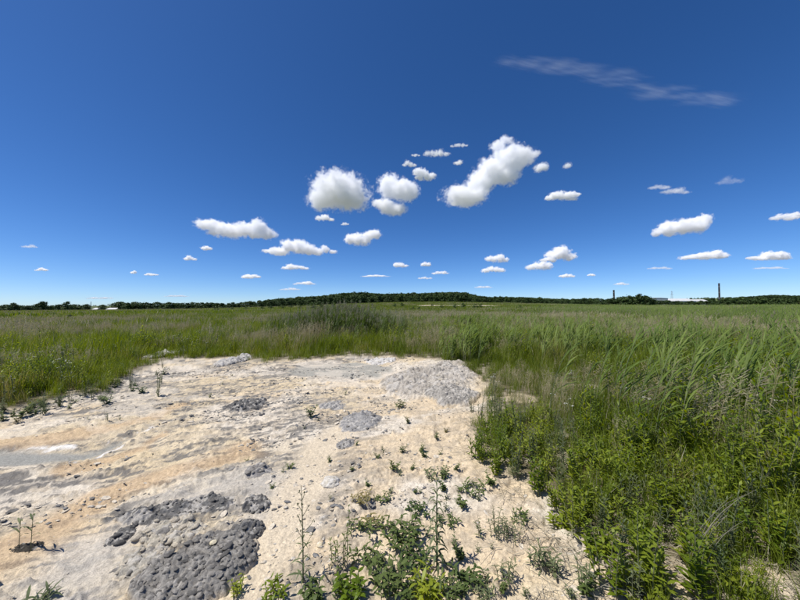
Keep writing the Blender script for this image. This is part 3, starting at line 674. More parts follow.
# reed stand rising along the left, far
# clods and crumbs on the sand
C_D = [stone_mesh('clod', 11.0 + i, (0.10, 0.098, 0.095), (0.24, 0.235, 0.225), 1, 0.5) for i in range(3)]
C_P = [stone_mesh('clod', 17.0 + i, (0.38, 0.34, 0.27), (0.60, 0.55, 0.47), 1, 0.5) for i in range(3)]
def clods(name, kinds, n, lo, hi, dens, label):
    x, y = sector(n, 1.3, 9.5, power=1.4); k = (rng.uniform(0, 1, n) < dens(x, y)) & (sand_sd(x, y) < 0.05) & (poly_sd(x, y, PUDDLE) > 0.02); x, y = x[k], y[k]; n = len(x)
    s = lo * (hi / lo) ** (rng.uniform(0, 1, n) ** 2.2); s = s[:, None] * np.stack([rng.uniform(0.8, 1.9, n), rng.uniform(0.7, 1.1, n), rng.uniform(0.5, 1, n)], 1)
    P = np.stack([x, y, height(x, y) + s[:, 2] * 0.15], 1)
    scatter(name, kinds, P, np.stack([rng.normal(0, .2, n), rng.normal(0, .2, n), rng.normal(0.4, 0.6, n)], 1), s, rng.integers(0, len(kinds), n), label, 'clods')
rough_m = lambda x, y: sstep(0.46, 0.62, fbm((x * .93 + y * .37) * 1.2, (-x * .37 + y * .93) * 3.0, 341, 3)) * (0.25 + 0.75 * sstep(0.15, 0.5, seg_dist(x, y, SMOOTH)[0]))
clods('clay_crumbs', C_D, 26000, 0.003, 0.024, lambda x, y: rough_m(x, y) * (0.3 + 0.7 * (1 - sstep(-0.5, 1.2, x))), 'dark grey clay crumbs strewn over the sand')
clods('sand_clods', C_P, 24000, 0.003, 0.018, lambda x, y: 0.25 + 0.75 * rough_m(x, y), 'pale crumbs of dried sand')
def flake(seed, lo, hi):
    random.seed(seed); mb = MB(); n = random.randint(5, 7); ring = [Vector((math.cos(6.283 * k / n + rnd(-.3, .3)) * rnd(.6, 1.1), math.sin(6.283 * k / n + rnd(-.3, .3)) * rnd(.6, 1.1), 0)) for k in range(n)]
    top = [v * rnd(.85, .98) + Vector((0, 0, rnd(.2, .34))) for v in ring]; mb.face(top)
    for k in range(n): mb.face([ring[k], ring[(k + 1) % n], top[(k + 1) % n], top[k]])
    me = mb.mesh('flake', [M_EARTH]); t = np.array([random.random() for _ in range(1)])[0]; set_col(me, 'earth', np.tile(np.array(lo) * (1 - t) + np.array(hi) * t, (len(me.vertices), 1))); return me
FL_D = [flake(580 + i, (0.12, 0.115, 0.105), (0.27, 0.255, 0.23)) for i in range(4)]; FL_P = [flake(590 + i, (0.40, 0.345, 0.26), (0.60, 0.53, 0.42)) for i in range(4)]
clods('crust_flakes', FL_D, 16000, 0.005, 0.034, lambda x, y: rough_m(x, y) * (0.12 + 0.88 * (1 - sstep(-1.2, 0.8, x))), 'dark grey flakes of dried crust lying over the sand')
clods('crust_flakes', FL_P, 22000, 0.005, 0.036, lambda x, y: rough_m(x, y) * (0.35 + 0.65 * (1 - sstep(-1.0, 1.2, x))), 'cream flakes of dried crust lying over the sand')
# dry straw lying on the ground at the lower right
def straw(seed):
    random.seed(seed); mb = MB()
    for i in range(14):
        a = rnd(0, 6.28); L = rnd(0.05, 0.2); p = Vector((rnd(-.12, .12), rnd(-.12, .12), rnd(0.004, 0.02))); d = UV(a, rnd(-0.06, 0.12))
        mb.tube([p, p + d * L * 0.5 + Vector((0, 0, rnd(0, .008))), p + d * L], [0.0018, 0.0016, 0.001], 3, 0, False)
    return mb.mesh('straw', [M_DRY])
n = 2600; x, y = sector(n, 1.3, 5.0, power=1.5); sd = sand_sd(x, y)
k = (px_of(x, y) > 470) & (sd > -0.45) & (rng.uniform(0, 1, n) < np.where(px_of(x, y) > 620, 0.9, 0.35)); x, y = x[k], y[k]; n = len(x)
scatter('dry_straw', [straw(560 + i) for i in range(3)], np.stack([x, y, height(x, y) + 0.002], 1), np.stack([np.zeros(n), np.zeros(n), rng.uniform(0, 6.28, n)], 1),
        rng.uniform(0.7, 1.3, n)[:, None] * np.ones(3), rng.integers(0, 3, n), 'dry grey straw lying on the ground at the lower right', 'straw')

# ------------------------------------------------------------------ single plants
def weed_meshes(seed, *a, mat=None, **k):
    st, fo = weed_parts(seed, *a, **k); return st.mesh('stem', [M_STEM]), fo.mesh('foliage', [mat or M_WEED])
def place_weed(kind, px, py, label, group=None, sc=1.0, name='leafy_weed', cat='weed', rz=None):
    e = plant(name, spot(px, py) - Vector((0, 0, 0.008)), label, cat, group, rnd(0, 6.28) if rz is None else rz, sc)
    link('stem', kind[0], e); link('foliage', kind[1], e); return e
K_BUSH = [weed_meshes(600 + i, 6, 0.06, 0.18, 0.34, 0.062, 0.30, lean=0.35, dens=18, spread=(0.3, 1.1)) for i in range(5)]
K_LOW = [weed_meshes(610 + i, 5, 0.02, 0.05, 0.11, 0.034, 0.42, lean=0.9, dens=9, mat=M_LOWW) for i in range(4)]
K_UP = [weed_meshes(620 + i, 4, 0.03, 0.20, 0.42, 0.055, 0.17, lean=0.15, dens=26, spread=(0.4, 1.1), mat=M_DUSK) for i in range(4)]
K_SPROUT = [weed_meshes(630 + i, 3, 0.01, 0.04, 0.10, 0.03, 0.25, lean=0.5, dens=7, mat=M_DUSK) for i in range(4)]
random.seed(91)
# the thicket right of the sand
tried = 0; got = []
while len(got) < 190 and tried < 6000:
    tried += 1; px, py = rnd(474, 830), rnd(418, 600) ; p = spot(px, py)
    if sd_at(p.x, p.y) < -0.02 or any((p.x - c[0]) ** 2 + (p.y - c[1]) ** 2 < rr * rr * .6 for c, rr in NEAR_PATCH): continue
    if any((p.x - q.x) ** 2 + (p.y - q.y) ** 2 < 0.13 ** 2 for q in got): continue
    got.append(p)
    up = random.random() < 0.32; d = sd_at(p.x, p.y)
    where, g = (('at the front edge of the thicket beside the sand', 'at the thicket edge') if d < 0.22 and px < 640 else ('near the bottom right corner', 'in the bottom right corner') if py > 530 else
                ('deep in the thicket below the bent reeds', 'below the bent reeds') if py < 470 and px > 560 else ('in the upper left tip of the thicket beside the sand', 'at the tip of the thicket') if px < 560 else
                ('in the middle of the thicket right of the sand', 'in the middle of the thicket') if px < 690 else ('in the thicket along the right edge', 'along the right edge'))
    place_weed(random.choice(K_UP if up else K_BUSH), px, py, ('upright narrow leaved weed ' if up else 'bushy bright green weed ') + where, ('upright weeds ' if up else 'bushy weeds ') + g, rnd(0.75, 1.25), 'upright_weed' if up else 'leafy_weed')
# seedlings on the sand
for (px, py, s) in ((384, 453, 1.1), (403, 452, 1.0), (425, 456, .9), (440, 455, 1.0), (409, 423, 1.2), (436, 440, .9), (446, 432, .8), (394, 470, 1.2), (400, 476, 1.0), (390, 494, 1.1), (378, 458, .8), (412, 470, .8),
                    (421, 492, .8), (330, 462, .7), (290, 468, .9), (283, 472, .8), (304, 426, .9), (318, 420, 0.8), (210, 398, 1.0), (222, 384, 1.0), (88, 420, .9), (120, 421, 0.9), (330, 500, .7), (368, 486, .7), (352, 470, .6), (455, 470, .9),
                    (446, 500, .9), (478, 500, 1.0), (272, 488, .6), (356, 445, .6), (247, 462, .6), (172, 378, 1.0), (190, 382, .9), (232, 376, 0.9)):
    e = place_weed(random.choice(K_SPROUT if random.random() < .45 else K_LOW), px, py, 'small green seedling sprouting from the bare sand', 'seedlings on the sand', s, 'seedling')
for (px, py, k, s, lab) in ((311, 416, K_LOW[0], 1.9, 'small round green bush in the middle of the sand'), (157, 397, K_UP[0], 1.15, 'tall leafy weed at the left edge of the sand'),
                            (108, 404, K_LOW[1], 2.4, 'low dark green bush on the left sand edge'), (107, 421, K_UP[1], .45, 'short upright weed below the low dark bush on the left'),
                            (60, 408, K_UP[2], .7, 'grassy weed left of the low dark bush'), (26, 414, K_LOW[2], 2.4, 'bushy weed at the far left edge of the sand'), (44, 410, K_UP[3], .8, 'grey green weed between the left edge bushes'),
                            (84, 399, K_UP[0], .9, 'grey green upright weed beside the white crust on the left'), (142, 392, K_LOW[3], 2.2, 'low weed beside the tall leafy weed on the left'), (400, 408, K_LOW[3], 2.0, 'flat green weed in front of the tall spoil heap'),
                            (472, 413, K_UP[1], .8, 'dark upright weed at the right foot of the spoil heap'), (345, 395, K_SPROUT[1], 1.6, 'thin sprout on the white crust behind the round bush')):
    place_weed(k, px, py, lab, None, s, 'sand_weed')
random.seed(94)
for i in range(46):
    t = random.random(); px = -6 + 176 * t; py = 416 - 44 * t ** 1.3 + rnd(-7, 9)
    k = random.choice(K_UP + K_LOW + K_LOW + K_SPROUT); place_weed(k, px, py, 'small weed straggling onto the sand along its left edge', 'weeds along the left sand edge', rnd(.5, .9) if k in K_UP else rnd(1.0, 2.2), 'edge_weed')
# wind-bent reeds
K_REED = []
for i in range(5):
    random.seed(640 + i); st = MB(); fo = MB()
    cs = stem_curve((0, 0, 0), rnd(1.1, 1.35), 0.12, 0.0, 7, 0.40); st.tube(cs, [0.0055 * (1 - 0.1 * k) for k in range(8)], 5, 0, False)
    for k in range(8):
        t = 0.35 + 0.64 * k / 8; q = along(cs, t); d = UV(rnd(-0.30, 0.40), rnd(0.75, 1.1)); upv = Vector((-d.x * d.z, -d.y * d.z, 1 - d.z * d.z)).normalized()
        leaf(fo, q, d, upv, rnd(0.36, 0.55), rnd(0.018, 0.03), rnd(0.35, 0.9), 0, 4)
    K_REED.append((st.mesh('stem', [M_STEM]), fo.mesh('foliage', [M_REED])))
random.seed(93)
for (px, py) in ((618, 440), (626, 436), (632, 450), (640, 432), (652, 446), (612, 428), (668, 434), (675, 440), (684, 432), (690, 446), (700, 436), (708, 450), (724, 440), (655, 462), (596, 424), (580, 430), (738, 430), (752, 446), (770, 436), (560, 420), (550, 428), (664, 424), (680, 470), (785, 450), (792, 432)):
    e = place_weed(random.choice(K_REED), px, py, 'tall wind bent reed standing above the weeds on the right', 'wind bent reeds on the right', rnd(0.75, 1.05), 'reed', 'reed', rz=rnd(-0.3, 0.3))

# the spike of drooping leaves
def leaf_mesh(seed, L, w, droop, mat, seg=4):
    random.seed(seed); mb = MB(); leaf(mb, Vector((0, 0, 0)), Vector((1, 0, 0)), Vector((0, 0, 1)), L, w, droop, 0, seg); return mb.mesh('leaf', [mat], True)
def add_leaf(e, me, p, az, el, s):
    o = link('leaf', me, e, p); o.rotation_euler = (rnd(-.25, .25), -el, az); o.scale = (s,) * 3; return o
random.seed(95)
LV = [leaf_mesh(i, 0.115, 0.017, 1.55, M_DUSK) for i in range(2)]; LB = [leaf_mesh(5 + i, 0.075, 0.024, 0.5 + 0.2 * i, M_WEED) for i in range(3)]
LN = [leaf_mesh(9 + i, 0.11, 0.014, 0.8, M_DUSK) for i in range(2)]
e = plant('spike_weed', spot(437, 574), 'tall spike weed with tiers of drooping narrow leaves at the lower centre', 'weed', sc=1.0)
cs = stem_curve((0, 0, 0), 0.52, 0.02, 1.0, 6); mb = MB(); mb.tube(cs, [0.006, 0.0058, 0.0055, 0.005, 0.0045, 0.0035, 0.002], 6); link('stem', mb.mesh('stem', [M_STEM]), e)
for k in range(54):
    t = 0.10 + 0.89 * k / 54; add_leaf(e, random.choice(LV), along(cs, min(t, .99)), k * 2.4, 0.45 + 0.7 * max(0, t - .8) / .2, (1.0 - 0.45 * t) * rnd(.85, 1.1))
# the tall dry stalk
e = plant('dry_stalk', spot(303, 583), 'tall dark dry stalk with bare side twigs at the lower centre left', 'weed')
cs = stem_curve((0, 0, 0), 0.56, 0.035, 2.6, 6); mb = MB(); mb.tube(cs, [0.0045, 0.0042, 0.004, 0.0035, 0.003, 0.0025, 0.0015], 5); link('stem', mb.mesh('stem', [M_STEM]), e)
for k in range(11):
    t = 0.35 + 0.6 * k / 11; q = along(cs, t); d = UV(k * 2.2, rnd(.6, 1.0)); L = rnd(.05, .12) * (1.25 - t)
    mb = MB(); mb.tube([q, q + d * L * .6, q + d * L + Vector((0, 0, .01))], [.002, .0016, .001], 4)
    for j in range(4): w = q + d * L + Vector((rnd(-.006, .006), rnd(-.006, .006), rnd(-.004, .012))); mb.tube([w, w + Vector((0, 0, .007))], [.003, .001], 4)
    link('twig', mb.mesh('twig', [M_STEM]), e)
for k in range(22):
    t = 0.04 + 0.5 * (k / 22) ** 1.4; add_leaf(e, random.choice(LN), along(cs, t), k * 2.4, rnd(.1, .6), rnd(.6, 1.0) * (1.1 - t))
# broad leaved clumps along the bottom of the picture
def broad(px, py, n, h, label, ls=1.0, slim=.34, lean=.35, name='broad_leaved_weed', per=9, mat=None, spread=.05):
    e = plant(name, spot(px, py), label, 'weed'); fo = MB(); st = MB()
    for i in range(n):
        az = i * 2.4 + rnd(-.3, .3); b = UV(az) * spread * math.sqrt(random.random()); cs = stem_curve(b, h * rnd(.5, 1.15), lean * rnd(.3, 1.2), az + rnd(-.5, .5), 4)
        st.tube(cs, [.0024, .0022, .002, .0016, .001], 4)
        for k in range(per):
            t = .12 + .87 * k / per; d = UV(k * 2.4 + i, rnd(.05, .8)); up = Vector((-d.x * d.z, -d.y * d.z, 1 - d.z * d.z)).normalized(); L = .055 * ls * rnd(.6, 1.15)
            leaf(fo, along(cs, t), d, up, L, L * slim * rnd(.75, 1.2), rnd(.2, 1.0), 0, 4)
    link('stem', st.mesh('stem', [M_STEM]), e); link('foliage', fo.mesh('foliage', [mat or M_LOWW]), e)
broad(352, 600, 13, .15, 'bright leafy weed at the bottom edge beside the dry stalk', spread=.07, mat=M_WEED)
broad(402, 540, 18, .11, 'widest spreading leafy weed left of the spike weed', 1.0, lean=.8, spread=.12)
broad(372, 530, 10, .09, 'flat leafy weed above the bottom centre clump', .9, lean=.8, spread=.08)
broad(388, 588, 14, .14, 'dense leafy weed at the bottom between stalk and spike', spread=.09)
broad(427, 604, 15, .17, 'yellow green leafy clump at the foot of the spike weed', 1.35, .22, spread=.06, mat=M_WEED)
broad(464, 582, 9, .08, 'small leafy weed right of the spike weed', .9, lean=.8, spread=.07)
broad(472, 492, 10, .08, 'low leafy weed above and right of the spike weed', .8, lean=.8, spread=.09)
broad(434, 478, 10, .09, 'leafy weed behind the tip of the spike weed', .75, lean=.7, spread=.09, mat=M_DUSK)
broad(340, 566, 6, .27, 'group of upright thin stems right of the dry stalk', .55, .3, lean=.10, spread=.05, per=14)
broad(352, 532, 4, .16, 'short upright weed behind the thin stems', .6, lean=.15)
broad(362, 503, 8, .06, 'small leafy sprig near the pale round stone', .7, lean=.8, spread=.07)
broad(382, 500, 6, .05, 'low creeping leaves right of the pale round stone', .7, lean=.9, spread=.06)
broad(548, 574, 7, .19, 'dark jagged weed standing on the sand at the lower right', 1.15, .22, .35, mat=M_DUSK)
broad(497, 535, 9, .17, 'feathery grey green weed on the sand right of centre', .55, .2, .3, per=14, mat=M_DUSK)
broad(512, 540, 7, .14, 'thin grey green weed beside the feathery one', .55, .2, .3, per=12, mat=M_DUSK)
broad(520, 520, 6, .07, 'small reddish sprig before the thicket edge', .7, lean=.7)
broad(236, 594, 6, .08, 'small light green weed beside the smooth sand at the bottom', .55, lean=.3, spread=.03, mat=M_WEED)
broad(272, 600, 8, .10, 'low weed on the bottom edge left of the dry stalk', .8, lean=.5, mat=M_WEED)
broad(448, 522, 6, .05, 'flat sprig right of the upper part of the spike weed', .7, lean=.9, spread=.06)
broad(585, 590, 8, .16, 'narrow leaved weed on the straw at the bottom right of the sand', .8, .2, .3, mat=M_DUSK)
broad(630, 598, 9, .25, 'upright weed at the bottom edge right of the sand', .75, .2, .15, per=16, mat=M_DUSK)
broad(560, 530, 9, .13, 'leafy outlier of the thicket on the straw', 1.0, spread=.06, mat=M_WEED)
broad(600, 556, 9, .14, 'bushy outlier of the thicket above the bottom edge', 1.1, spread=.06, mat=M_WEED)
broad(312, 602, 9, .10, 'low leafy weed at the bottom edge just right of the dry stalk', .9, lean=.6)
broad(366, 562, 9, .10, 'leafy weed between the thin stems and the dense clump', .9, lean=.7, spread=.08)
broad(414, 568, 10, .10, 'leafy weed just left of the foot of the spike weed', .95, lean=.7, spread=.08)
broad(452, 600, 10, .11, 'leafy weed at the bottom edge right of the yellow green clump', .9, .24, lean=.5, spread=.07)
broad(484, 598, 8, .10, 'narrow leaved weed at the bottom edge, right of centre', .8, .2, lean=.5, mat=M_DUSK)
broad(506, 580, 7, .12, 'thin grey weed between the spike weed and the dark jagged weed', .6, .2, .3, per=12, mat=M_DUSK)
broad(416, 512, 9, .07, 'low leafy mat left of the top of the spike weed', .8, lean=.8, spread=.08)
broad(655, 596, 10, .16, 'bright leafy weed at the bottom edge beside the dry tuft', 1.1, .28, .4, spread=.07, mat=M_WEED)
broad(735, 598, 12, .18, 'bright leafy weed at the bottom edge right of the dry tuft', 1.1, .28, .4, spread=.09, mat=M_WEED)
e = plant('narrow_leaved_weed', spot(40, 606), 'narrow leaved dark green plant in the bottom left corner', 'weed')
for k in range(46): add_leaf(e, random.choice(LN), Vector((rnd(-.04, .04), rnd(-.04, .04), rnd(0, .05))), rnd(0, 6.28), rnd(.3, 1.2), rnd(.5, 1.0))
for i in range(70):
    px, py = rnd(330, 600), rnd(430, 600)
    p = spot(px, py)
    if sd_at(p.x, p.y) > 0.05 or (px < 400 and py < 520): continue
    place_weed(random.choice(K_SPROUT if random.random() < .7 else K_LOW), px, py, 'thin sprig scattered on the sand before the right thicket', 'sprigs before the thicket', rnd(.6, 1.3), 'sprig')
for (px, py, h, lab) in ((31, 551, .26, 'taller thin reed sprout at the lower left'), (19, 548, .20, 'shorter thin reed sprout at the lower left')):
    e = plant('reed_sprout', spot(px, py), lab, 'reed'); cs = stem_curve((0, 0, 0), h, .05, .3, 5); mb = MB(); mb.tube(cs, [.0025, .0024, .0022, .002, .0016, .001], 4); link('stem', mb.mesh('stem', [M_STEM]), e)
    for k in range(5): add_leaf(e, LN[0], along(cs, .35 + .13 * k), k * 3.0, .8, .75)
# arching dry tuft
e = plant('dry_grass_tuft', spot(697, 583), 'arching tuft of pale dry stems at the lower right', 'grass tuft')
for i in range(11):
    random.seed(700 + i); cs = stem_curve((rnd(-.03, .03), rnd(-.03, .03), 0), rnd(.35, .66), rnd(.4, .75), rnd(-.3, .6), 6, .35); mb = MB(); mb.tube(cs, [.0014, .0014, .0013, .0012, .001, .0008, .0005], 3, 0, False); link('stem', mb.mesh('stem', [M_DRY]), e)

# ------------------------------------------------------------------ trees
def tree_meshes(seed, slim=1.0, leafm=None, n=800, low=0.0):
    """trunk with limbs and a leafy crown, one unit tall"""
    random.seed(seed); lobes = []
    for k in range(random.randint(8, 12)):
        z = rnd(low + 0.12, 0.84); w = 0.42 * slim * math.sin(min(1, max(0.15, (z - low) / (1 - low))) ** 0.8 * math.pi * 0.92 + 0.12)
        a = rnd(0, 6.28); r = w * math.sqrt(random.random()) * 0.85
        lobes.append((Vector((r * math.cos(a), r * math.sin(a), z)), rnd(0.13, 0.23)))
    lobes.append((Vector((rnd(-.15, .15), rnd(-.15, .15), .2)), .24 * slim)); lobes.append((Vector((0, 0, 0.86)), 0.14)); lobes.append((Vector((0, 0, 0.5)), 0.26 * slim))
    mb = MB()
    for i in range(n):
        c, r = random.choice(lobes); d = UV(rnd(0, 6.28), math.asin(rnd(-0.8, 1))); p = c + d * r * (random.random() ** 0.35)
        if p.z < 0.03: continue
        nrm = (d + Vector((rnd(-.7, .7), rnd(-.7, .7), rnd(-.5, .9)))).normalized(); t = nrm.cross(Vector((rnd(-1, 1), rnd(-1, 1), rnd(-1, 1)))).normalized(); b = nrm.cross(t); s = rnd(0.03, 0.062)
        mb.face([p + t * s, p + b * s * rnd(.6, 1), p - t * s * rnd(.7, 1), p - b * s * .8], 0)
    tr = MB(); tr.tube([Vector((0, 0, -0.03)), Vector((.004, 0, .2)), Vector((-.006, .004, .5)), Vector((0, 0, .8))], [.024, .018, .012, .004], 6)
    for c, r in lobes[:6]: tr.tube([Vector((0, 0, max(.12, c.z - .25))), c], [.009, .004], 4)
    return tr.mesh('trunk', [M_BARK]), mb.mesh('crown', [leafm or M_TREE])
TREES = [tree_meshes(800 + i, slim=(1.0, 1.15, .9, 1.25, 1.05, .95)[i]) for i in range(6)]
SHRUBS = [tree_meshes(820 + i, slim=1.5, leafm=M_SHRUB, n=520, low=0.0) for i in range(3)]
TOP = [(-200, 303), (-60, 304), (0, 306), (13, 304), (27, 305.5), (52, 306), (80, 305), (93, 308), (100, 305), (120, 303), (150, 303), (200, 303), (245, 303), (260, 300.5), (280, 298), (300, 296.5), (320, 295.5), (345, 292.5), (365, 292),
       (382, 293.5), (400, 293), (430, 292.5), (450, 291.5), (465, 292), (472, 294.5), (490, 296.5), (520, 296.5), (540, 297.5), (560, 298.5), (580, 298.5), (595, 297.5), (606, 299), (615, 298), (626, 296), (634, 296), (648, 296.5), (653, 300.6), (700, 301), (712, 300), (730, 298), (800, 297), (1000, 296)]
def top_at(px): return float(np.interp(px, [p[0] for p in TOP], [p[1] for p in TOP]))
def tree(px, top, dist, kinds=TREES, label=None, group=None, name='broadleaf_tree', cat='tree', wide=1.0, part=('trunk', 'crown')):
    v = ray(px, 300); x, y = v.x / v.y * dist, dist
    z = hz(x, y); w = ray(px, top); zt = CAMH + w.z / w.y * dist; h = max(zt - z, 1.0)
    e = plant(name, (x, y, z - 0.1), label, cat, group, rnd(0, 6.28)); k = random.choice(kinds)
    s = h / 0.99; e.scale = (s * wide, s * wide, s)
    link(part[0], k[0], e); link(part[1], k[1], e); return e
random.seed(97)
px = -150.0
while px < 950:
    zone = 'left' if px < 250 else 'hill' if px < 600 else 'right'
    sec = (('left of the tall round tree on the left horizon', 'left of the tall round tree') if px < 38 else ('between the tall round tree and the white houses on the left', 'before the white houses') if px < 100 else ('between the small white houses and the central rise', 'right of the white houses') if px < 250 else
           ('on the left slope of the wooded central rise', 'on the left slope of the rise') if px < 330 else ('on the crest of the wooded central rise', 'on the crest of the rise') if px < 470 else ('on the right slope of the wooded central rise', 'on the right slope of the rise') if px < 600 else
           ('between the central rise and the long white works', 'left of the works') if px < 648 else ('in front of the long white works', 'before the works') if px < 712 else ('right of the taller chimney on the right horizon', 'right of the taller chimney'))
    d = {'left': 345, 'hill': 370, 'right': 320}[zone]; L, G = 'dark broadleaf tree ' + sec[0], 'trees ' + sec[1]
    if not (90 < px < 98 or 104.5 < px < 117):
        t = top_at(px) + rnd(-0.8, 1.2) - (.7 if zone == 'left' else 0)
        tree(px, t, d + rnd(-12, 25), label=L, group=G, wide=rnd(0.9, 1.25) * (1.7 if zone != 'hill' else 1.15))
    if zone == 'hill':
        for q in range(1): tree(px + rnd(-2, 2), t + rnd(1.2, 3.2), d - rnd(14, 30), label='lower front row tree ' + sec[0], group='front row trees ' + sec[1], wide=rnd(1.0, 1.4))
    px += rnd(3.6, 5.6) if zone != 'hill' else rnd(4.4, 6.6)
tree(42, 301, 335, [TREES[1]], 'tall round dark tree standing out near the left end of the horizon', wide=1.15)
tree(68, 301, 338, [TREES[3]], 'widest round dark tree standing out on the left horizon', wide=1.15)
tree(87, 303.8, 340, [TREES[0]], 'rounded tree just left of the small white houses', wide=1.15)
tree(120, 302.5, 340, [TREES[4]], 'rounded tree just right of the small white houses')
tree(640, 293.2, 308, [TREES[3]], 'tall rounded tree clump left of the long white works building', wide=1.1)
tree(630, 295.2, 310, [TREES[5]], 'rounded tree beside the tallest clump on the right horizon', wide=1.2)
tree(646, 295.5, 306, [TREES[2]], 'tree on the right flank of the tallest clump on the right horizon', wide=1.0)
# shrubs on the rise and in the meadow
for i, (px, py, h, lab) in enumerate(((313, 309, 4, None), (321, 308.6, 3, None), (334, 308.5, 3.6, None), (322, 306.2, 2.4, None), (262, 310, 2.5, None), (271, 309.5, 2.5, None), (282, 309.3, 3, None), (291, 308.6, 2.6, None), (246, 310.4, 2.2, None), (232, 310.6, 2.0, None), (402, 307.3, 3.2, None), (395, 307.6, 2.6, None), (413, 311, 2.0, None), (419, 311, 1.8, None),
                                      (455, 308.6, 2.6, None), (463, 308.4, 3.0, None), (475, 308.6, 2.8, None), (481, 308.4, 2.6, None), (442, 308.6, 2.2, None), (372, 306.3, 2.6, None), (350, 307.2, 2.6, None), (300, 309.4, 2.4, None), (432, 306.6, 2.0, None), (520, 309.6, 2.0, None), (540, 310, 2.0, None), (216, 311, 2.0, None), (70, 321, .9, 'low bush standing in the left meadow'), (82, 322, .8, 'second low bush beside the one in the left meadow'))):
    p = spot(px, py); random.seed(830 + i)
    e = plant('shrub', p - Vector((0, 0, .1)), lab or 'dark shrub dotted over the central grassy rise', 'shrub', None if lab else 'shrubs on the central rise', rnd(0, 6)); h = h * rnd(.85, 1.15)
    e.scale = (h * 1.2, h * 1.2, h); k = random.choice(SHRUBS); link('trunk', k[0], e); link('crown', k[1], e)
# far woods that read as one mass
def wood(name, label, n, xr, yr, hfun):
    x = rng.uniform(*xr, n); y = rng.uniform(*yr, n); z, h = hfun(x, y)
    scatter(name, [t[1] for t in TREES[:3]], np.stack([x, y, z], 1), np.stack([np.zeros(n), np.zeros(n), rng.uniform(0, 6.28, n)], 1), h[:, None] * np.stack([rng.uniform(1, 1.5, n)] * 2 + [np.ones(n)], 1), rng.integers(0, 3, n), label, 'wood')
pxp = lambda x, y: 400 + F * x / y
def on_hill(x, y): 
    px = pxp(x, y); t = np.interp(px, [p[0] for p in TOP], [p[1] for p in TOP]) + 0.4
    hy = 307.25 - (px - 400) * math.tan(-ROLL) * 1.0
    zt = CAMH + (hy - t) / F * y; z = height(x, y, False); return z - .2, np.maximum(zt - z, 3)
wood('wood', 'dark wood covering the central rise behind its front trees', 420, (-190, 280), (395, 470), on_hill)
def right_hill(x, y):
    px = pxp(x, y); t = np.interp(px, [640, 690, 706, 716, 735, 758, 775, 800, 900, 1000], [301, 300, 298.3, 297.5, 296.8, 295.6, 294.6, 295.2, 294, 293]) + rng.uniform(-.1, .9, len(x))
    hy = 307.25 - (px - 400) * math.tan(-ROLL); zt = CAMH + (hy - t) / F * y; z = height(x, y, False); return z - .2, np.maximum(zt - z, 3)
wood('wood', 'distant wooded ridge on the far right horizon', 800, (640, 1750), (700, 900), right_hill)
def left_far(x, y):
    px = pxp(x, y); hy = 307.25 - (px - 400) * math.tan(-ROLL); zt = CAMH + (hy - 305.6 + 0.5 * (fbm(x / 90, y * 0, 5) - .5)) / F * y; z = height(x, y, False); return z - .2, np.maximum(zt - z, 3)
wood('wood', 'faint distant wood behind the left tree line', 360, (-1900, -320), (880, 960), left_far)

# ------------------------------------------------------------------ works, chimneys and houses on the horizon
M_CHIM = plain_mat('dark_brick', (0.055, 0.05, 0.052), .85, .2, .3); M_WALL = plain_mat('white_cladding', (0.52, 0.52, 0.51), .6, .08, .2); M_ROOF = plain_mat('grey_roof', (0.17, 0.175, 0.185), .6, .15, .2)
M_STEEL = plain_mat('galvanised_steel', (0.24, 0.25, 0.26), .5, .1, 2.0); M_PANE = plain_mat('dark_glass', (0.03, 0.035, 0.04), .15, .1, 1.0, .5)
def lathe(mb, prof, n=20, m=0):
    b = len(mb.v)
    for (r, z) in prof:
        for k in range(n): a = 2 * math.pi * k / n; mb.v.append(Vector((r * math.cos(a), r * math.sin(a), z)))
    for i in range(len(prof) - 1):
        for k in range(n): k2 = (k + 1) % n; mb.f.append((b + i * n + k, b + i * n + k2, b + (i + 1) * n + k2, b + (i + 1) * n + k)); mb.m.append(m)
def chimney(px, top, wpx, dist, label):
    x = world_at(px, dist); H = z_at(px, top, dist); r = wpx / F * dist / 2
    e = plant('chimney_stack', (x, dist, 0), label, 'chimney')
    mb = MB(); lathe(mb, [(r * 1.12, 0), (r * .9, H * .97), (r * .98, H * .975), (r * .98, H), (r * .7, H), (r * .7, H - 3)]); link('shaft', mb.mesh('shaft', [M_CHIM], True), e)
    mb = MB(); lathe(mb, [(r * 1.6, 0), (r * 1.6, 3.5), (r * 1.15, 4.0)]); link('plinth', mb.mesh('plinth', [M_CHIM]), e)
    for f in (.35, .6, .85):
        rr = r * (1.12 - .22 * f) * 1.03; mb = MB(); lathe(mb, [(rr * .96, H * f - .5), (rr * 1.05, H * f - .5), (rr * 1.05, H * f + .5), (rr * .96, H * f + .5)]); link('band', mb.mesh('band', [M_STEEL]), e)
    mb = MB(); y0 = -r * 1.25
    for sx in (-.3, .3): mb.tube([Vector((sx, y0, 2)), Vector((sx, y0 + r * .25, H))], [.06, .06], 4)
    for k in range(int(H / 1.2)): z = 2.2 + k * 1.2; yy = y0 + r * .25 * (z - 2) / (H - 2); mb.tube([Vector((-.3, yy, min(z, H))), Vector((.3, yy, min(z, H)))], [.03, .03], 3)
    link('ladder', mb.mesh('ladder', [M_STEEL]), e)
chimney(719.5, 283.2, 1.45, 620, 'taller slender dark chimney stack on the right horizon')
chimney(614, 290, 1.6, 600, 'shorter stubby dark chimney stack left of the tall tree clump')
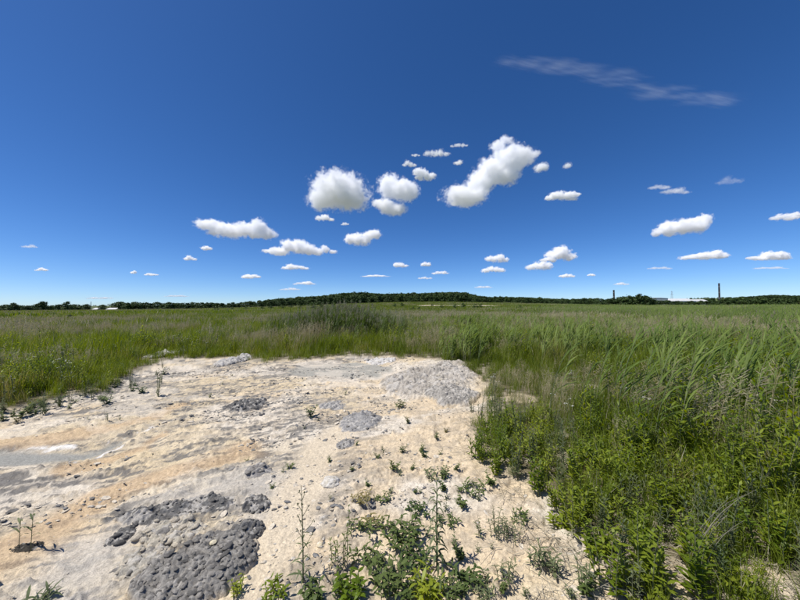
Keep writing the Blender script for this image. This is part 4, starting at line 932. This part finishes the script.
def building(name, px0, px1, top, dist, depth, label, cat, wall=M_WALL, pitched=0.0, nwin=8, roofm=M_ROOF, base=0.0):
    x0, x1 = world_at(px0, dist), world_at(px1, dist); H = z_at(.5 * (px0 + px1), top, dist) - base; W = x1 - x0
    e = plant(name, ((x0 + x1) / 2, dist, base), label, cat); he = H - pitched
    mb = MB(); mb.box((-W / 2, 0, -.3), (W / 2, depth, he)); link('wall', mb.mesh('wall', [wall]), e)
    mb = MB(); o = .4
    if pitched:
        P = [Vector((-W / 2 - o, -o, he)), Vector((W / 2 + o, -o, he)), Vector((W / 2 + o, depth / 2, H)), Vector((-W / 2 - o, depth / 2, H)), Vector((W / 2 + o, depth + o, he)), Vector((-W / 2 - o, depth + o, he))]
        mb.face([P[0], P[1], P[2], P[3]]); mb.face([P[3], P[2], P[4], P[5]]); mb.face([P[0], P[3], P[5]]); mb.face([P[1], P[4], P[2]]); mb.face([P[0], P[5], P[4], P[1]])
    else: mb.box((-W / 2 - o, -o, he + .01), (W / 2 + o, depth + o, he + .5))
    link('roof', mb.mesh('roof', [roofm]), e)
    for k in range(nwin):
        xc = -W / 2 + W * (k + .5) / nwin; ww = W / nwin * .3; zb, zt = (he * .35, he * .7) if he < 6 else (he * .55, he * .72)
        f = MB(); f.box((xc - ww, -.08, zb), (xc + ww, .05, zt)); wo_ = link('window', f.mesh('window', [M_STEEL]), e)
        f = MB(); f.box((xc - ww * .9, -.11, zb + .1), (xc + ww * .9, -.05, zt - .1)); link('pane', f.mesh('pane', [M_PANE]), wo_)
    f = MB(); f.box((W * .3 - 1.0, -.1, 0), (W * .3 + 1.0, .05, min(2.6, he * .6))); link('door', f.mesh('door', [M_ROOF]), e)
    return e
building('works_building', 646, 668, 297.4, 560, 30, 'grey roofed works hall at the left end of the long white works', 'building', pitched=1.6, nwin=6)
building('works_building', 668.6, 696, 298.4, 575, 34, 'long low white works building on the right horizon', 'building', pitched=5.0, nwin=12, roofm=M_WALL)
building('works_building', 697, 709, 299.2, 590, 24, 'smaller white works block at the right end of the works', 'building', pitched=4.0, nwin=4, roofm=M_WALL)
building('white_house', 92.5, 96.8, 307.8, 340, 7, 'small white house in the gap of the left tree line', 'house', pitched=1.8, nwin=2, roofm=M_WALL)
building('white_house', 106, 115.5, 307.8, 340, 8, 'wider white house right of the small one on the left horizon', 'house', pitched=1.8, nwin=4, roofm=M_WALL)
def lattice(name, px, top, dist, w, label, cat, arms=()):
    x = world_at(px, dist); H = z_at(px, top, dist); e = plant(name, (x, dist, 0), label, cat)
    for sx in (-1, 1):
        for sy in (-1, 1): mb = MB(); mb.tube([Vector((sx * w / 2, sy * w / 2, 0)), Vector((sx * w * .06, sy * w * .06, H))], [.14, .10], 4); link('leg', mb.mesh('leg', [M_STEEL]), e)
    mb = MB(); n = 9
    for k in range(n):
        z0, z1 = H * k / n, H * (k + 1) / n; a, b = w / 2 * (1 - .88 * k / n), w / 2 * (1 - .88 * (k + 1) / n)
        for (p, q) in (((-a, -a), (b, -b)), ((a, -a), (-b, -b)), ((-a, a), (b, b)), ((a, a), (-b, b)), ((-a, -a), (-b, b)), ((a, -a), (b, b))):
            mb.tube([Vector((p[0], p[1], z0)), Vector((q[0], q[1], z1))], [.06, .06], 3, 0, False)
    link('bracing', mb.mesh('bracing', [M_STEEL]), e)
    for (f, L) in arms:
        mb = MB(); mb.tube([Vector((-L, 0, H * f)), Vector((L, 0, H * f))], [.12, .12], 4); mb.tube([Vector((-L, 0, H * f)), Vector((0, 0, H * f + 1.4)), Vector((L, 0, H * f))], [.08] * 3, 4); link('cross_arm', mb.mesh('cross_arm', [M_STEEL]), e)
lattice('power_pylon', 672, 291, 610, 5.0, 'thin lattice power pylon behind the white works', 'pylon', ((.78, 4), (.92, 3)))
lattice('radio_mast', 91, 301.5, 430, 1.6, 'thin lattice mast beside the small white house on the left horizon', 'mast')

# ------------------------------------------------------------------ clouds
CLOUD_BASE = 620.0
def cloud_mat(name, balls, big, density, rough, seed, soft=0.16, scale=1.0, fibre=False):
    """water droplets filling the balls, frayed by noise; thicker inside than at the rim"""
    m, t, o = new_mat(name); L = t.links.new; m.cycles.volume_step_rate = 0.35
    tc = N(t, 'ShaderNodeTexCoord'); P = tc.outputs['Object']; f = None
    def vm(op, a, b):
        n = N(t, 'ShaderNodeVectorMath', operation=op)
        for k, q in enumerate((a, b)):
            if q is None: continue
            if isinstance(q, (tuple, Vector)): n.inputs[k].default_value = tuple(q)
            else: L(q, n.inputs[k])
        return n
    def mm(op, a, b=None, c=None):
        n = N(t, 'ShaderNodeMath', operation=op)
        for k, q in enumerate((a, b, c)):
            if q is None: continue
            if isinstance(q, (int, float)): n.inputs[k].default_value = q
            else: L(q, n.inputs[k])
        return n.outputs[0]
    for (c, s) in balls:
        d = vm('DIVIDE', vm('SUBTRACT', P, c).outputs[0], s).outputs[0]; l = vm('LENGTH', d, None).outputs['Value']
        f = l if f is None else mm('SMOOTH_MIN', f, l, 0.18)
    q = vm('ADD', vm('DIVIDE', P, (big, big, big)).outputs[0], (seed * 3.7, seed * 1.3, seed * 2.1)).outputs[0]
    if fibre:
        mp = N(t, 'ShaderNodeMapping', vector_type='TEXTURE'); mp.inputs['Rotation'].default_value = (0, 0.235, 0); mp.inputs['Scale'].default_value = (9.0, 1.0, 1.0); L(q, mp.inputs['Vector']); q = mp.outputs[0]
    n1 = N(t, 'ShaderNodeTexNoise', Scale=2.5 * scale, Detail=8.0, Roughness=0.72, Distortion=0.15); L(q, n1.inputs['Vector'])
    n2 = N(t, 'ShaderNodeTexNoise', Scale=1.15 * scale, Detail=1.0); L(q, n2.inputs['Vector'])
    v = mm('MULTIPLY_ADD', mm('SUBTRACT', n1.outputs['Fac'], 0.5), rough, mm('MULTIPLY_ADD', mm('SUBTRACT', n2.outputs['Fac'], 0.5), 0.9, mm('SUBTRACT', 1.0, f)))
    r = N(t, 'ShaderNodeMapRange', interpolation_type='SMOOTHSTEP'); r.inputs['From Min'].default_value = 0.0; r.inputs['From Max'].default_value = soft; r.inputs['To Max'].default_value = density; L(v, r.inputs['Value'])
    pv = N(t, 'ShaderNodeVolumePrincipled', Anisotropy=0.0); pv.inputs['Color'].default_value = (1, 1, 1, 1); L(r.outputs[0], pv.inputs['Density'])
    L(pv.outputs[0], o.inputs['Volume']); return m
def cloud(blobs, label, seed, ybase=None, thick=1.0, puff=1.0, name='cumulus_cloud', group=None, rough=2.5, soft=0.6, deep=1.6, scale=1.0, raw=False):
    """blobs: (px, py, half width, half height) in the photograph; the cloud stands where its base is CLOUD_BASE high"""
    random.seed(seed)
    if max(b[3] for b in blobs) < 6.5 and name == 'cumulus_cloud': rough, thick, soft, scale = 3.0, thick * .8, .6, scale * .9
    yb = ybase or max(b[1] + b[3] for b in blobs); pxm = sum(b[0] for b in blobs) / len(blobs)
    hy = 307.25 - (pxm - 400) * math.tan(-ROLL); Y = CLOUD_BASE * F / (hy - yb); k = Y / F
    big = max(min(b[2], b[3]) for b in blobs) * k; grow = 1.0
    c0 = Vector((world_at(pxm, Y), Y, z_at(pxm, yb, Y))); balls = []; bm = bmesh.new()
    parts = []
    for (bx, by, rx, ry) in blobs:
        n = int(round(rx / ry * 1.35)) if rx / ry > 1.35 else 0
        if n < 2 or raw: parts.append((bx, by, rx, ry)); continue
        n = min(n, 5)
        for i in range(n):
            u = -1 + 2 * (i + .5) / n + rnd(-.25, .25) / n; h = ry * rnd(.6, 1.08) * max(.45, (1 - u * u) ** .5); w = max(h, rx / n * rnd(1.15, 1.7))
            parts.append((bx + u * (rx - .6 * w), by + ry * rnd(.62, .95) - h * .95, w, h))
    for (bx, by, rx, ry) in parts:
        p = Vector((world_at(bx, Y), Y + rnd(-.2, .2) * ry * k, z_at(bx, by, Y))) - c0; s = Vector((rx * k, min(rx, ry * deep) * k, ry * k)) * grow; balls.append((p, s))
        bmesh.ops.create_icosphere(bm, subdivisions=3, radius=1.0, matrix=Matrix.Translation(p) @ Matrix.Diagonal((*(s * (1.0 + 0.14 * rough)), 1)))
    me = bpy.data.meshes.new('cloud'); bm.to_mesh(me); bm.free(); o = link(name, me)
    if len(parts) > 1:
        md = o.modifiers.new('r', 'REMESH'); md.mode = 'VOXEL'; md.voxel_size = max(big / 4, max(b[2] for b in parts) * k / 12)
        dg = bpy.context.evaluated_depsgraph_get(); me = bpy.data.meshes.new_from_object(o.evaluated_get(dg)); o.modifiers.clear(); o.data = me
    me.materials.clear(); me.materials.append(cloud_mat('cloud_droplets_%d' % seed, balls, big, thick * 6.0 / big, rough, seed, soft, scale, name == 'cirrus_cloud'))
    o.location = c0; tag(o, label, 'cloud', group); return o
cloud([(340, 191, 27, 16), (325, 198, 18, 12), (352, 199, 17, 11), (338, 183, 16, 9)], 'big domed white cloud left of centre', 1, raw=True, scale=1.25)
cloud([(395, 190, 20, 13), (392, 207, 15, 9), (408, 192, 12, 10), (378, 203, 6, 5)], 'big lumpy white cloud just right of the domed one', 2, ybase=217, scale=1.25)
cloud([(510, 160, 17, 15), (493, 172, 17, 13), (525, 158, 13, 9), (482, 183, 14, 11), (467, 195, 23, 11), (507, 177, 14, 8), (500, 146, 9, 5), (508, 139, 7, 4), (537, 154, 7, 3.5)], 'largest slanting white cloud above the centre right', 3, raw=True, scale=1.1, rough=2.4)
cloud([(236, 229, 32, 10), (212, 225, 18, 7), (258, 231, 18, 9)], 'long flat bottomed white cloud on the left', 4)
cloud([(298, 248, 30, 8), (275, 250, 16, 5), (320, 250, 18, 5)], 'long low cloud just below the flat bottomed one', 5)
cloud([(358, 239, 15, 7), (372, 235, 10, 6)], 'small slanted cloud under the domed cloud', 6)
cloud([(427, 176, 12, 6), (420, 173, 7, 5)], 'small puff between the lumpy cloud and the largest cloud', 7)
cloud([(685, 226, 26, 10), (698, 219, 17, 8), (665, 231, 12, 6)], 'solid white cloud alone on the right', 8)
cloud([(563, 196, 18, 5), (575, 194, 9, 4)], 'small flat cloud right of the largest cloud', 9)
cloud([(562, 254, 17, 7), (549, 259, 9, 4)], 'lower right cloud with a bright rounded top', 10)
cloud([(540, 266, 14, 5)], 'small cloud touching the lower left of the bright rounded one', 11)
cloud([(498, 258, 13, 5)], 'upper of the two small stacked clouds near the centre', 12)
cloud([(494, 269, 13, 4)], 'lower of the two small stacked clouds near the centre', 13)
cloud([(705, 256, 26, 4), (715, 254, 14, 4)], 'long thin cloud low on the right', 14)
cloud([(769, 257, 24, 4), (780, 255, 14, 3)], 'long thin cloud at the right edge, low down', 15)
cloud([(787, 217, 14, 4), (800, 214, 12, 4)], 'wispy cloud at the right edge above the thin one', 16, thick=.5)
cloud([(325, 218, 10, 3.5)], 'shred of cloud under the domed cloud', 17, thick=.6)
cloud([(206, 248, 6, 3)], 'tiny puff below the flat bottomed cloud', 18)
cloud([(190, 258.5, 7, 2.5)], 'tiny flat puff lower left of the others', 19, thick=.8)
cloud([(251, 276, 11, 2.8)], 'small flat cloud low on the left', 20)
cloud([(296, 267, 15, 3.2)], 'small flat cloud under the long low cloud', 21)
cloud([(304, 283, 13, 2)], 'faint flat cloud just over the wood on the left', 22, thick=.5)
cloud([(401, 265, 9, 3.2)], 'small ragged cloud low at the centre', 23, thick=.8)
cloud([(426, 264, 6, 2.6)], 'tiny puff low right of the centre', 24)
cloud([(438, 153, 14, 4), (461, 145, 10, 2.5)], 'thin ragged shreds left of the top of the largest cloud', 25, thick=.35)
cloud([(410, 164, 8, 3)], 'small shred above the lumpy cloud', 26, thick=.4)
cloud([(544, 168, 7, 5)], 'small puff on the right tip of the largest cloud', 27, thick=.6)
cloud([(460, 162.5, 5, 3)], 'tiny puff left of the largest cloud', 28, thick=.5)
cloud([(567, 275.5, 9, 2.5)], 'tiny cloud below the bright rounded cloud', 29, thick=.8)
cloud([(592, 274.5, 5, 1.6)], 'tiny speck of cloud right of centre, low down', 30, thick=.6)
cloud([(41, 269.5, 8, 1.6)], 'thin speck of cloud low on the far left', 31, thick=.8)
cloud([(133, 272, 3, 2)], 'tiny round speck of cloud low on the left', 32)
cloud([(151, 274.5, 8, 1.3)], 'thin sliver of cloud low on the left', 33, thick=.6)
cloud([(441, 272.5, 10, 2.2), (425, 278, 8, 1.5)], 'faint small clouds over the wood at the centre', 34, thick=.5)
cloud([(376, 276, 16, 1.1)], 'long thin streak of cloud over the wood', 35, thick=.5)
cloud([(663, 187, 12, 2.6), (678, 191, 16, 3.2)], 'faint wispy streak on the right', 36, thick=.13)
cloud([(733, 180, 14, 5)], 'faint veil of cloud far right', 37, thick=.04)
cloud([(28, 246.5, 9, 1.8)], 'faint wisp on the far left', 38, thick=.12)
for i, (x, y, rx, ry, t, lab) in enumerate(((290, 289, 12, 1.4, .25, 'faint flat shred of cloud over the left slope of the wood'), (484, 287, 10, 1.4, .25, 'faint shred of cloud over the right slope of the wood'), (622, 284, 9, 1.3, .25, 'faint shred of cloud above the shorter chimney'),
        (176, 296, 14, 1.0, .2, 'faint low streak of cloud over the left tree line'), (100, 298, 16, 1.0, .2, 'faint low streak of cloud above the white houses'), (660, 268, 14, 1.6, .15, 'faint veil left of the long thin cloud'), (570, 166, 4, 3, .25, 'tiny faint puff right of the largest cloud'),
        (417, 155, 5, 1.8, .3, 'tiny shred among the thin ragged shreds'), (772, 268, 20, 1.4, .12, 'faint veil under the long thin cloud at the right edge'), (345, 224, 5, 1.6, .3, 'tiny shred under the right side of the domed cloud'))):
    cloud([(x, y, rx, ry)], lab, 60 + i, thick=t)
# cirrus streak
random.seed(55); bl = []
for k in range(26):
    t = k / 25; bl.append((516 + 215 * t + rnd(-5, 5), 57 + 50 * t - 10 * math.sin(t * 3.1) * .2 + rnd(-6, 6), rnd(16, 34), rnd(2.2, 5.0)))
cloud(bl, 'long faint streak of cirrus high on the right', 39, ybase=110, thick=.027, name='cirrus_cloud', raw=True, rough=2.8, soft=1.6, scale=.7)
